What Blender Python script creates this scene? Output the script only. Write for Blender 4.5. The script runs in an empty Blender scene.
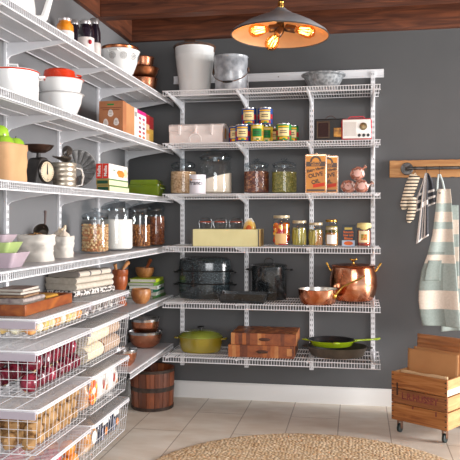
import bpy, math, random
from mathutils import Vector, Matrix, noise
R = math.radians
PI = math.pi
sc = bpy.context.scene
col = sc.collection
random.seed(7)

# ---------------------------------------------------------------- camera geometry (the photo's own perspective)
CX, CY, CZ = 1.438, -4.37, 1.13
YAW = R(10.16); SN, CS = math.sin(YAW), math.cos(YAW); F = 714.0
def _k(px):
    r = (px - 230) / F
    return -(SN - r * CS) / (CS + r * SN)
def bk(px, Y):
    """point on the plane y=Y seen in column px: X and metres per pixel there"""
    D = Y - CY; xp = _k(px) * D
    return CX + xp, (D * CS - xp * SN) / F
def lf(px, X):
    """point on the plane x=X seen in column px: Y and metres per pixel there"""
    xp = X - CX; D = xp / _k(px)
    return CY + D, (D * CS - xp * SN) / F
def hz(py, s):
    return CZ + (217 - py) * s

# ---------------------------------------------------------------- materials
def lin(h):
    if isinstance(h, tuple): return h if len(h) == 4 else h + (1,)
    h = h.lstrip('#'); o = []
    for i in (0, 2, 4):
        v = int(h[i:i+2], 16) / 255
        o.append(v / 12.92 if v <= .04045 else ((v + .055) / 1.055) ** 2.4)
    return tuple(o) + (1,)
def mat(name, c1, rough=.5, metal=0, c2=None, scale=10, stretch=(1, 1, 1), lo=.35, hi=.65, typ='noise',
        bump=0, bdist=.002, spec=.5, coat=0, detail=4, c3=None, alpha=1, rot=(0, 0, 0), emit=None, estr=0, sss=0, dist=0):
    m = bpy.data.materials.new(name); m.use_nodes = True
    nt = m.node_tree; N = nt.nodes; L = nt.links
    b = N['Principled BSDF']
    b.inputs['Base Color'].default_value = lin(c1)
    b.inputs['Roughness'].default_value = rough; b.inputs['Metallic'].default_value = metal
    b.inputs['Specular IOR Level'].default_value = spec
    b.inputs['Coat Weight'].default_value = coat; b.inputs['Coat Roughness'].default_value = .08
    b.inputs['Alpha'].default_value = alpha
    if sss: b.inputs['Subsurface Weight'].default_value = sss; b.inputs['Subsurface Scale'].default_value = .01
    if emit: b.inputs['Emission Color'].default_value = lin(emit); b.inputs['Emission Strength'].default_value = estr
    if c2 is not None or bump:
        tc = N.new('ShaderNodeTexCoord'); mp = N.new('ShaderNodeMapping')
        mp.inputs['Scale'].default_value = stretch; mp.inputs['Rotation'].default_value = rot
        L.new(tc.outputs['Object'], mp.inputs['Vector'])
        if typ == 'noise':
            t = N.new('ShaderNodeTexNoise'); t.inputs['Scale'].default_value = scale; t.inputs['Detail'].default_value = detail
            t.inputs['Distortion'].default_value = dist; out = t.outputs['Fac']
        elif typ == 'voronoi':
            t = N.new('ShaderNodeTexVoronoi'); t.inputs['Scale'].default_value = scale; out = t.outputs['Distance']
        elif typ == 'cells':
            t = N.new('ShaderNodeTexVoronoi'); t.inputs['Scale'].default_value = scale
            sp = N.new('ShaderNodeSeparateColor'); L.new(t.outputs['Color'], sp.inputs[0]); out = sp.outputs[0]
        else:
            t = N.new('ShaderNodeTexWave'); t.inputs['Scale'].default_value = scale; t.inputs['Distortion'].default_value = dist
            t.inputs['Detail'].default_value = 2; t.inputs['Detail Scale'].default_value = 2
            t.bands_direction = typ[-1].upper(); out = t.outputs['Fac']
        L.new(mp.outputs[0], t.inputs['Vector'])
        if c2 is not None:
            r = N.new('ShaderNodeValToRGB'); r.color_ramp.elements[0].position = lo; r.color_ramp.elements[1].position = hi
            r.color_ramp.elements[0].color = lin(c1); r.color_ramp.elements[1].color = lin(c2)
            if c3 is not None:
                e = r.color_ramp.elements.new((lo + hi) / 2); e.color = lin(c3)
            L.new(out, r.inputs[0]); L.new(r.outputs[0], b.inputs['Base Color'])
        if bump:
            bp = N.new('ShaderNodeBump'); bp.inputs['Strength'].default_value = bump; bp.inputs['Distance'].default_value = bdist
            src = t.outputs['Distance'] if typ == 'cells' else out
            L.new(src, bp.inputs['Height']); L.new(bp.outputs[0], b.inputs['Normal'])
    return m
def glass_mat(name, tint='#FCFDFD', f0=.03, rough=.02):
    m = bpy.data.materials.new(name); m.use_nodes = True
    nt = m.node_tree; N = nt.nodes; L = nt.links; N.clear()
    o = N.new('ShaderNodeOutputMaterial'); mx = N.new('ShaderNodeMixShader')
    tr = N.new('ShaderNodeBsdfTransparent'); tr.inputs[0].default_value = lin(tint)
    g = N.new('ShaderNodeBsdfGlossy'); g.inputs['Roughness'].default_value = rough; g.inputs[0].default_value = (1, 1, 1, 1)
    lw = N.new('ShaderNodeLayerWeight'); lw.inputs[0].default_value = .25
    ma = N.new('ShaderNodeMath'); ma.operation = 'MULTIPLY_ADD'; ma.inputs[1].default_value = .72; ma.inputs[2].default_value = 0
    ma.use_clamp = True
    L.new(lw.outputs['Facing'], ma.inputs[0])
    pw = N.new('ShaderNodeMath'); pw.operation = 'POWER'; pw.inputs[1].default_value = 4
    L.new(ma.outputs[0], pw.inputs[0]); ad = N.new('ShaderNodeMath'); ad.operation = 'ADD'; ad.inputs[1].default_value = f0; ad.use_clamp = True
    L.new(pw.outputs[0], ad.inputs[0])
    L.new(ad.outputs[0], mx.inputs[0]); L.new(tr.outputs[0], mx.inputs[1]); L.new(g.outputs[0], mx.inputs[2]); L.new(mx.outputs[0], o.inputs[0])
    return m

# ---------------------------------------------------------------- mesh builder
class MB:
    def __init__(s, T=None): s.v = []; s.f = []; s.m = []; s.T = T
    def add(s, vs, fs, m=0):
        o = len(s.v)
        if s.T is not None: vs = [s.T @ Vector(p) for p in vs]
        s.v += [tuple(p) for p in vs]; s.f += [tuple(i + o for i in f) for f in fs]; s.m += [m] * len(fs); return s
    def box(s, x0, x1, y0, y1, z0, z1, m=0):
        return s.add([(x0,y0,z0),(x1,y0,z0),(x1,y1,z0),(x0,y1,z0),(x0,y0,z1),(x1,y0,z1),(x1,y1,z1),(x0,y1,z1)],
              [(0,3,2,1),(4,5,6,7),(0,1,5,4),(1,2,6,5),(2,3,7,6),(3,0,4,7)], m)
    def tube(s, pts, r, n=6, m=0, closed=False):
        P = [Vector(p) for p in pts]; k = len(P); rs = r if isinstance(r, (list, tuple)) else [r] * k
        vs = []; up = None
        for i in range(k):
            a = P[i - 1] if (i > 0 or closed) else P[i]; b = P[(i + 1) % k] if (i < k - 1 or closed) else P[i]
            d = (b - a).normalized()
            if up is None:
                up = Vector((0, 0, 1)) if abs(d.z) < .9 else Vector((1, 0, 0))
            u = (up - d * up.dot(d))
            if u.length < 1e-5: u = d.orthogonal()
            u.normalize(); up = u; w = d.cross(u)
            for j in range(n):
                a_ = 2 * PI * j / n + PI / n
                vs.append(P[i] + (u * math.cos(a_) + w * math.sin(a_)) * rs[i])
        fs = []
        for i in range(k if closed else k - 1):
            i2 = (i + 1) % k
            for j in range(n):
                j2 = (j + 1) % n
                fs.append((i*n+j, i*n+j2, i2*n+j2, i2*n+j))
        if not closed:
            fs.append(tuple(range(n))[::-1]); fs.append(tuple((k-1)*n + j for j in range(n)))
        return s.add(vs, fs, m)
    def lathe(s, prof, n=32, m=0, c=(0, 0, 0), sx=1, sy=1, close=False):
        vs = []; idx = []
        for r, z in prof:
            if r < 1e-6: idx.append([len(vs)] * n); vs.append((c[0], c[1], c[2] + z))
            else:
                idx.append([len(vs) + j for j in range(n)])
                for j in range(n):
                    a = 2 * PI * j / n; vs.append((c[0] + r*sx*math.cos(a), c[1] + r*sy*math.sin(a), c[2] + z))
        fs = []; K = len(prof)
        for i in range(K if close else K - 1):
            A, B = idx[i], idx[(i + 1) % K]
            for j in range(n):
                j2 = (j + 1) % n
                q = [A[j], A[j2], B[j2], B[j]]; u = []
                for t in q:
                    if t not in u: u.append(t)
                if len(u) > 2: fs.append(tuple(u))
        return s.add(vs, fs, m)
    def ball(s, c, r, n=12, m=0, amp=0, seed=0, fr=3, rot=None):
        vs = []; k = max(5, n * 2 // 3); rr = r if isinstance(r, (tuple, list)) else (r, r, r)
        M = rot or Matrix.Identity(3)
        for i in range(k + 1):
            th = PI * i / k
            for j in range(n if 0 < i < k else 1):
                a = 2 * PI * j / n; d = Vector((math.sin(th)*math.cos(a), math.sin(th)*math.sin(a), math.cos(th)))
                q = 1 + (amp * noise.noise(d * fr + Vector((seed * 3.7, seed, 0))) if amp else 0)
                p = M @ Vector((d.x*rr[0]*q, d.y*rr[1]*q, d.z*rr[2]*q))
                vs.append((c[0]+p.x, c[1]+p.y, c[2]+p.z))
        st = lambda i: 0 if i == 0 else 1 + (i - 1) * n
        fs = []
        for i in range(k):
            for j in range(n):
                j2 = (j + 1) % n
                if i == 0: fs.append((0, 1 + j, 1 + j2))
                elif i == k - 1: fs.append((st(i)+j, st(k), st(i)+j2))
                else: fs.append((st(i)+j, st(i+1)+j, st(i+1)+j2, st(i)+j2))
        return s.add(vs, fs, m)
    def prism(s, pts, a0, a1, axis='y', m=0):
        n = len(pts)
        def P(p, a):
            return {'y': (p[0], a, p[1]), 'x': (a, p[0], p[1]), 'z': (p[0], p[1], a)}[axis]
        vs = [P(p, a0) for p in pts] + [P(p, a1) for p in pts]
        fs = [tuple(range(n)), tuple(range(2*n - 1, n - 1, -1))]
        for i in range(n):
            j = (i + 1) % n; fs.append((i, i + n, j + n, j))
        return s.add(vs, fs, m)
    def grid(s, fn, nu, nv, m=0, mf=None):
        vs = [fn(i / nu, j / nv) for i in range(nu + 1) for j in range(nv + 1)]
        o = len(s.v)
        s.add(vs, [], m)
        for i in range(nu):
            for j in range(nv):
                a = i * (nv + 1) + j
                s.f.append(tuple(o + t for t in (a, a + nv + 1, a + nv + 2, a + 1))); s.m.append(mf(i / nu, j / nv) if mf else m)
        return s
    def build(s, name, mats, parent=None, bevel=0, solid=0, sub=0, sharp=38, loc=None, rz=0, flat=False, segs=2):
        me = bpy.data.meshes.new(name); me.from_pydata(s.v, [], s.f)
        import bmesh
        bm = bmesh.new(); bm.from_mesh(me); bmesh.ops.recalc_face_normals(bm, faces=bm.faces); bm.to_mesh(me); bm.free()
        if not isinstance(mats, (list, tuple)): mats = [mats]
        for m in mats: me.materials.append(m)
        me.polygons.foreach_set('material_index', s.m)
        if not flat:
            me.polygons.foreach_set('use_smooth', [True] * len(me.polygons)); me.set_sharp_from_angle(angle=R(sharp))
        me.update()
        o = bpy.data.objects.new(name, me); col.objects.link(o)
        if parent is not None: o.parent = parent
        if loc is not None: o.location = loc
        o.rotation_euler.z = rz
        if solid:
            q = o.modifiers.new('solid', 'SOLIDIFY'); q.thickness = solid; q.offset = 0
        if sub:
            q = o.modifiers.new('sub', 'SUBSURF'); q.levels = sub; q.render_levels = sub
        if bevel:
            q = o.modifiers.new('bevel', 'BEVEL'); q.width = bevel; q.segments = segs; q.limit_method = 'ANGLE'; q.angle_limit = R(40)
            q.harden_normals = False
        return o
def tag(o, label=None, cat=None, group=None, kind=None):
    if label: o['label'] = label
    if cat: o['category'] = cat
    if group: o['group'] = group
    if kind: o['kind'] = kind
    return o
def thing(name, label, cat, loc=(0, 0, 0), rz=0, group=None):
    o = bpy.data.objects.new(name, None); col.objects.link(o); o.empty_display_size = .05
    o.location = loc; o.rotation_euler.z = rz
    return tag(o, label, cat, group)
def copy_tree(o, loc=None, rz=None, label=None, parent=None):
    c = o.copy(); col.objects.link(c)
    if parent is not None: c.parent = parent
    for ch in [q for q in allobj if q.parent == o] if False else list(o.children): copy_tree(ch, parent=c)
    if loc is not None: c.location = loc
    if rz is not None: c.rotation_euler.z = rz
    if label: c['label'] = label
    return c
def text(name, body, size, m, parent, loc, rot=(PI/2, 0, 0), ext=.0004, align='CENTER', sx=1, bold=0):
    cu = bpy.data.curves.new(name, 'FONT'); cu.body = body; cu.size = size; cu.align_x = align; cu.align_y = 'CENTER'; cu.extrude = ext
    cu.offset = bold
    t = bpy.data.objects.new(name, cu); col.objects.link(t)
    bpy.context.view_layer.update(); dg = bpy.context.evaluated_depsgraph_get()
    me = bpy.data.meshes.new_from_object(t.evaluated_get(dg)); bpy.data.objects.remove(t)
    me.materials.clear(); me.materials.append(m)
    o = bpy.data.objects.new(name, me); col.objects.link(o); o.parent = parent; o.location = loc; o.rotation_euler = rot; o.scale.x = sx
    return o

# ---------------------------------------------------------------- materials used all over
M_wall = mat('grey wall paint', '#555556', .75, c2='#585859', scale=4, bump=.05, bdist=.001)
M_walll = mat('lighter grey left wall', '#727274', .65, c2='#757577', scale=4, bump=.05, bdist=.001)  # left wall base colour, set lighter than the back wall
M_white = mat('white epoxy coating', '#E9E9EC', .35)
M_slot = mat('slot shadow gap', '#8E8E90', .6)
M_trim = mat('white trim paint', '#E4E2DF', .4)
M_liner = None
M_wood_beam = mat('brown stained beam', '#432011', .55, c2='#81472A', c3='#643620', scale=5, stretch=(.6, 7, 7), lo=.3, hi=.72, bump=.3, bdist=.004, dist=1.2)
M_wood_beamY = mat('brown stained beam lengthwise', '#432011', .55, c2='#81472A', c3='#643620', scale=5, stretch=(7, .6, 7), lo=.3, hi=.72, bump=.3, bdist=.004, dist=1.2)
M_glass = glass_mat('clear glass'); M_glid = glass_mat('thick lid glass', '#E4E9EC', .11)
M_chrome = mat('steel', '#C9C9C9', .25, 1)
M_steel_dull = mat('dull steel', '#9A9A98', .4, 1)
M_black = mat('black plastic', '#101010', .4)
M_copper = mat('hammered copper', '#D88A66', .25, 1, c2='#E8A684', scale=40, bump=.2, bdist=.002, typ='voronoi', lo=0, hi=.7)
M_copper_s = mat('smooth copper', '#D6845E', .27, 1, c2='#E6A482', scale=12)
M_brass = mat('brass', '#C99A4A', .25, 1)
M_enamel = mat('white enamel', '#EDEDEB', .12, coat=.5)
M_rust = mat('worn rusty rim', '#3A2A22', .6, c2='#7A5238', scale=40)
M_red = mat('red enamel', '#D23A1A', .15, coat=.6)
M_paper = mat('white paper', '#F0EEE9', .6)
def wood(name, a, b, c=None, st=(1, 1, 1), sc=14, rough=.45, bump=.1, **k):
    return mat(name, a, rough, c2=b, c3=c, scale=sc, stretch=st, lo=.3, hi=.7, bump=bump, bdist=.001, dist=1.0, **k)

# ================================================================ THE SETTING
mb = MB(); mb.box(-.1, 6.8, -6.0, .1, -.08, 0)
fl = bpy.data.materials.new('pale stone tiles'); fl.use_nodes = True
nt = fl.node_tree; N = nt.nodes; L = nt.links; bs = N['Principled BSDF']
tc = N.new('ShaderNodeTexCoord'); sx_ = N.new('ShaderNodeSeparateXYZ'); cb = N.new('ShaderNodeCombineXYZ')
L.new(tc.outputs['Object'], sx_.inputs[0])
ay = N.new('ShaderNodeMath'); ay.operation = 'ADD'; ay.inputs[1].default_value = .705 + 6
ax = N.new('ShaderNodeMath'); ax.operation = 'ADD'; ax.inputs[1].default_value = -.5235 + .270 * 4
L.new(sx_.outputs['Y'], ay.inputs[0]); L.new(sx_.outputs['X'], ax.inputs[0]); L.new(ay.outputs[0], cb.inputs['X']); L.new(ax.outputs[0], cb.inputs['Y'])
br = N.new('ShaderNodeTexBrick'); br.offset = .5; br.inputs['Scale'].default_value = 1
br.inputs['Brick Width'].default_value = .75; br.inputs['Row Height'].default_value = .270
br.inputs['Mortar Size'].default_value = .0028; br.inputs['Mortar Smooth'].default_value = .1; br.inputs['Bias'].default_value = 0
br.inputs['Color1'].default_value = lin('#E2D8CA'); br.inputs['Color2'].default_value = lin('#E9E1D4'); br.inputs['Mortar'].default_value = lin('#A8998A')
L.new(cb.outputs[0], br.inputs['Vector'])
no = N.new('ShaderNodeTexNoise'); no.inputs['Scale'].default_value = 5; no.inputs['Detail'].default_value = 6
mpn = N.new('ShaderNodeMapping'); mpn.inputs['Scale'].default_value = (1, 2.2, 1); L.new(tc.outputs['Object'], mpn.inputs[0]); L.new(mpn.outputs[0], no.inputs['Vector'])
rp = N.new('ShaderNodeValToRGB'); rp.color_ramp.elements[0].position = .35; rp.color_ramp.elements[1].position = .65
rp.color_ramp.elements[0].color = lin('#D8C8B6'); rp.color_ramp.elements[1].color = (1, 1, 1, 1)
L.new(no.outputs['Fac'], rp.inputs[0])
mx = N.new('ShaderNodeMix'); mx.data_type = 'RGBA'; mx.blend_type = 'MULTIPLY'; mx.inputs[0].default_value = .45
L.new(br.outputs['Color'], mx.inputs[6]); L.new(rp.outputs[0], mx.inputs[7]); L.new(mx.outputs[2], bs.inputs['Base Color'])
bp = N.new('ShaderNodeBump'); bp.inputs['Strength'].default_value = .4; bp.inputs['Distance'].default_value = .002; bp.invert = True
L.new(br.outputs['Fac'], bp.inputs['Height']); L.new(bp.outputs[0], bs.inputs['Normal']); bs.inputs['Roughness'].default_value = .38
tag(mb.build('floor', fl, flat=True), kind='structure')
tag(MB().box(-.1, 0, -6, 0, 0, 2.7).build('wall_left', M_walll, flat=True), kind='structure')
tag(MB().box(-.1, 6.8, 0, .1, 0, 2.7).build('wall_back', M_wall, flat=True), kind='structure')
M_ceil = wood('ceiling boards', '#3A1E10', '#5A3018', st=(8, .6, 1), sc=4)
tag(MB().box(-.1, 6.8, -6, .1, 2.62, 2.7).build('ceiling', M_ceil, flat=True), kind='structure')
ZB = 2.24
tag(MB().box(0, .03, -6, -.03, ZB, 2.62).build('trim_1', M_wood_beamY, bevel=.003), kind='structure')
tag(MB().box(0, 6.8, -.03, 0, ZB, 2.62).build('trim_2', M_wood_beam, bevel=.003), kind='structure')
for i, y in enumerate((-.6, -1.5, -2.6, -3.9, -5.2)):
    tag(MB().box(.03, 6.8, y, y + .09, ZB, 2.62).build('trim_%d' % (3 + i), M_wood_beam, bevel=.004), kind='structure')
def baseboard(name, a, axis):
    pr = [(0, 0), (.014, 0), (.014, .085), (.010, .095), (.004, .102), (0, .102)]
    mb = MB()
    if axis == 'x': mb.prism([(-p[0], p[1]) for p in pr], a[0], a[1], 'x')
    else: mb.prism(pr, a[0], a[1], 'y')
    tag(mb.build(name, M_trim), kind='structure')
baseboard('baseboard_back', (.014, 6.8), 'x'); baseboard('baseboard_left', (-6, 0), 'y')

# ================================================================ SHELVING
ZBK = [1.857, 1.555, 1.264, .962, .640, .330]
ZLF = [1.856, 1.553, 1.252, .951, .642, .338]
BX0, BX1, BD = .335, 1.556, .395
LXF = .298; LY0, LY1 = -2.75, -.03
UPB = [.352, .760, 1.160, 1.526]
UPL = [-2.69, -2.16, -1.627, -1.094, -.561, -.07]
M_linerb = mat('frosted shelf liner', '#D0D0D4', .35, alpha=.5)
M_linerd = mat('clear shelf liner', '#A8A49E', .3, alpha=.3)

def upright(name, label, grp, x, y, z0, z1, wall):
    t = thing(name, label, 'shelf upright', (x, y, z0), 0, grp); h = z1 - z0; w = .0125; d = .013
    a = MB(); sl = MB(); n = int(h / .03175)
    if wall == 'b': a.box(-w, w, -d, 0, 0, h)
    else: a.box(0, d, -w, w, 0, h)
    for i in range(n):
        z = .012 + i * .03175
        for q in (-.0055, .0055):
            if wall == 'b': sl.box(q - .0021, q + .0021, -d - .0004, -d + .002, z, z + .014)
            else: sl.box(d - .002, d + .0004, q - .0021, q + .0021, z, z + .014)
    a.build('channel', M_white, t, bevel=.001); sl.build('slots', M_slot, t, flat=True); return t
lab = ['nearest the room corner', 'second from the room corner', 'third from the room corner', 'at the right-hand shelf ends']
for i, x in enumerate(UPB):
    upright('shelf_upright', 'slotted white upright on the back wall, ' + lab[i], 'slotted uprights on the back wall', x, 0, .20 if i < 3 else .22, 2.0, 'b')
lab = ['out at the near left', 'behind the apple bag and white pot', 'behind the folded towels and metal sifter', 'left of the tea boxes', 'behind the lidded glass jars', 'in the room corner']
for i, y in enumerate(UPL):
    upright('shelf_upright', 'slotted white upright on the left wall, ' + lab[i], 'slotted uprights on the left wall', 0, y, .18, 2.0, 'l')
def rail(label, wall):
    t = thing('wall_rail', label, 'shelf rail', (0, 0, 0))
    a = MB(); L0, L1 = (.296, 1.590) if wall == 'b' else (-2.8, -.02)
    pr = [(0, 1.966), (.009, 1.966), (.009, 1.974), (.005, 1.977), (.005, 2.004), (.009, 2.007), (.009, 2.015), (0, 2.015)]
    if wall == 'b': a.prism([(-p[0], p[1]) for p in pr], L0, L1, 'x')
    else: a.prism(pr, L0, L1, 'y')
    a.build('rail_bar', M_white, t)
    for i in range(5):
        s = MB()
        u = L0 + .09 + (L1 - L0 - .15) * i / 4
        if wall == 'b': s.tube([(u, -.004, 1.99), (u, -.0075, 1.99)], .004, 8)
        else: s.tube([(.004, u, 1.99), (.0075, u, 1.99)], .004, 8)
        s.build('screw', M_steel_dull, t)
rail('white wall rail the back uprights hang from', 'b'); rail('white wall rail hidden behind the top left shelf', 'l')

def deck(L0, L1, D, side, pitch=.0152, lip=.031):
    """wires run front to back and bend down over the front lip; side 'b': shelf along x with front at -D; 'l': along y with front at +D"""
    a = MB(); r = .0020; rr = .0028
    P = (lambda u, d, z: (u, -d, z)) if side == 'b' else (lambda u, d, z: (d, u, z))
    n = int(round((L1 - L0) / pitch))
    for i in range(n + 1):
        u = L0 + (L1 - L0) * i / n
        a.tube([P(u, .018, -r), P(u, D, -r), P(u, D, -lip)], r, 4)
    for d, z in ((.02, -rr - 2*r), (D * .355, -rr - 2*r), (D * .69, -rr - 2*r), (D - .001, -rr - .0005), (D, -lip)):
        a.tube([P(L0 - .004, d, z), P(L1 + .004, d, z)], rr, 6)
    return a
def bracket(mb, u, D, side):
    pr = [(.013, -.006), (D - .006, -.006), (D - .004, -.014), (.30 * D, -.045), (.028, -.060), (.013, -.074)]
    if side == 'b': mb.prism([(-p[0], p[1]) for p in pr], u - .005, u + .005, 'x')
    else: mb.prism(pr, u - .005, u + .005, 'y')
    return mb
onb = ['under the trunk row, topmost', 'carrying the white trunk, cans and radios', 'carrying the lidded dry-goods jars', 'carrying the pickle jars', 'carrying the copper pot and steamer', 'carrying the green casserole, lowest']
onb[0] = 'topmost, carrying the pails'
for i, z in enumerate(ZBK):
    t = thing('wire_shelf', 'white wire shelf on the back wall, ' + onb[i], 'wire shelf', (0, 0, z), 0, 'wire shelves on the back wall')
    deck(BX0, BX1, BD, 'b').build('wire_deck', M_white, t, sharp=60)
    for x in UPB: bracket(MB(), x, BD, 'b').build('bracket', M_white, t, bevel=.001)
onl = ['topmost, under the bottles and colander', 'under the red-rimmed bowls and brown boxes', 'under the tea boxes and kitchen scale', 'under the canvas sacks and nut jars', 'under the mortars in the corner', 'lowest, under the steel and copper bowls']
for i, z in enumerate(ZLF):
    t = thing('wire_shelf', 'white lined wire shelf on the left wall, ' + onl[i], 'wire shelf', (0, 0, z), 0, 'wire shelves on the left wall')
    y0 = LY0 if i < 4 else -.885
    deck(y0, LY1, LXF, 'l').build('wire_deck', M_white, t, sharp=60)
    for y in UPL:
        if y > y0: bracket(MB(), y, LXF, 'l').build('bracket', M_white, t, bevel=.001)
    MB().box(.02, LXF - .006, y0 + .004, LY1 - .004, .0003, .0015).build('liner', M_linerb, t, flat=True)
def gz(i): return ZBK[i] + .0003
def lz(i): return ZLF[i] + .0018
def fit(lo, hi): return lo, hi

# ---- pull-out wire baskets
ZD = [.759, .6425, .430, .216]; BH = [.072, .172, .172, .160]
def drawer(label, y0, y1, z, h, liner):
    t = thing('wire_basket_drawer', label, 'basket drawer', (0, 0, z), 0, 'pull-out wire baskets on the left wall')
    r = .0014; a = MB(); x0, x1 = .016, LXF
    n = int((y1 - y0) / .0152)
    for i in range(n + 1):
        y = y0 + .004 + (y1 - y0 - .008) * i / n
        a.tube([(x0, y, -r), (x1 - .004, y, -r)], r, 4)
    for x in (x0 + .01, .11, .2): a.tube([(x, y0, -.005), (x, y1, -.005)], .0024, 6)
    a.build('wire_deck', M_white, t, sharp=60)
    e = MB()   # rounded double outer edge
    for dz, dx in ((-.003, 0), (-.011, .002)):
        c = .02
        e.tube([(x0, y0 + .002, dz), (x1 + dx - c, y0 + .002, dz), (x1 + dx - c*.3, y0 + .002 + c*.3, dz), (x1 + dx, y0 + c, dz), (x1 + dx, y1 - c, dz),
                (x1 + dx - c*.3, y1 - .002 - c*.3, dz), (x1 + dx - c, y1 - .002, dz), (x0, y1 - .002, dz)], .0037, 8)
    e.build('edge_rail', M_white, t, sharp=60)
    MB().box(x0, x1 - .008, y0 - .004, y0 + .002, -.037, -.009).build('side_track', mat_track, t, bevel=.002)
    MB().box(x0, x1 - .008, y1 - .002, y1 + .004, -.034, -.010).build('side_track', mat_track, t, bevel=.002)
    MB().box(.02, x1 - .008, y0 + .006, y1 - .006, .0003, .0013).build('liner', liner, t, flat=True) if liner else None
    b = MB(); bt = -h; tp = -.016; ins = .014; R_ = .0011
    xa, xb, ya, yb = .024, x1 - .006, y0 + .010, y1 - .010
    def ring(q, zz, rr):
        f = (tp - zz) / (tp - bt) * ins
        full = rr > .0015 or q == 1
        pp = [(xb - f, ya + f, zz), (xa + f, ya + f, zz), (xa + f, yb - f, zz), (xb - f, yb - f, zz)]
        b.tube(pp, rr, 5, closed=full)
    nh = max(1, round(h / .037))
    ring(0, tp, .0025)
    for j in range(1, nh + 1): ring(1 if j == (nh + 1) // 2 else 0, tp + (bt - tp) * j / nh, R_ if j < nh else .0018)
    nx = 7; ny = 14
    for i in range(nx + 1):
        u = i / nx; X0 = xa + (xb - xa) * u; X1 = xa + ins + (xb - xa - 2*ins) * u
        b.tube([(X0, ya, tp), (X1, ya + ins, bt), (X1, yb - ins, bt), (X0, yb, tp)], R_, 4)
    for i in range(1, ny):
        u = i / ny; Y0 = ya + (yb - ya) * u; Y1 = ya + ins + (yb - ya - 2*ins) * u
        b.tube([(xa, Y0, tp), (xa + ins, Y1, bt), (xb - ins, Y1, bt), (xb, Y0, tp)], R_, 4)
    b.build('basket', M_white, t, sharp=60)
    return t
mat_track = mat('lilac grey track', '#B4AAB4', .4)
YA, YB = (-1.95, -1.415), (-1.405, -.89)
dl = [('top of the near column, wooden tray on its deck', 'near column, filled with red onions', 'near column, filled with potatoes', 'lowest of the near column, cut by the picture edge'),
      ('top of the far column, folded towels on its deck', 'far column, holding rolled cream cloths', 'far column, holding the bag with an orange round label', 'lowest of the far column, holding the dark blue bags')]
for c, (y0, y1) in enumerate((YA, YB)):
    for i in range(4):
        drawer('white wire basket drawer, ' + dl[c][i], y0, y1, ZD[i], BH[i], M_linerd if (i < 1 or c == 1) else None)

# ================================================================ CAMERA AND LIGHT
cam = bpy.data.cameras.new('camera'); co = bpy.data.objects.new('camera', cam); col.objects.link(co)
co.location = (CX, CY, CZ); co.rotation_euler = (PI / 2, 0, YAW)
cam.sensor_width = 36; cam.lens = 36 * F / 460; cam.shift_y = -13 / 460; cam.clip_start = .05
sc.camera = co
def area(name, loc, tgt, sx, sy, e, c=(1, 1, 1)):
    l = bpy.data.lights.new(name, 'AREA'); l.shape = 'RECTANGLE'; l.size = sx; l.size_y = sy; l.energy = e; l.color = c
    o = bpy.data.objects.new(name, l); col.objects.link(o); o.location = loc
    o.rotation_euler = (Vector(tgt) - Vector(loc)).to_track_quat('-Z', 'Y').to_euler(); return o
area('window_daylight', (6.4, -1.35, 1.35), (0, -1.5, 1.15), 2.0, 1.7, 470, (1, .99, .985))
area('camera_side_fill', (1.9, -5.9, 1.7), (1.0, 0, .8), 2.4, 1.6, 112, (.97, .985, 1))  # soft fill panel added behind the camera; no opening stands there
w = bpy.data.worlds.new('room light'); sc.world = w; w.use_nodes = True
w.node_tree.nodes['Background'].inputs[0].default_value = (.93, .95, 1, 1); w.node_tree.nodes['Background'].inputs[1].default_value = .62
vs = sc.view_settings; vs.view_transform = 'Standard'; vs.look = 'None'; vs.gamma = 1; vs.exposure = 0; vs.use_curve_mapping = False
# ================================================================ SHAPES USED MORE THAN ONCE
def arc(c, r, a0, a1, n, plane='xz', ry=None):
    o = []
    for i in range(n + 1):
        a = a0 + (a1 - a0) * i / n; u, v = math.cos(a) * r, math.sin(a) * (ry or r)
        o.append((c[0] + u, c[1], c[2] + v) if plane == 'xz' else (c[0], c[1] + u, c[2] + v) if plane == 'yz' else (c[0] + u, c[1] + v, c[2]))
    return o
def shell(prof, t=.002):
    """closed lathe outline of an open vessel: outside up, inside down"""
    return prof + [(max(0, r - t), z + (t if i == len(prof) - 1 else 0)) for i, (r, z) in reversed(list(enumerate(prof[1:], 1)))] + [(0, prof[0][1] + t)]

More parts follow.
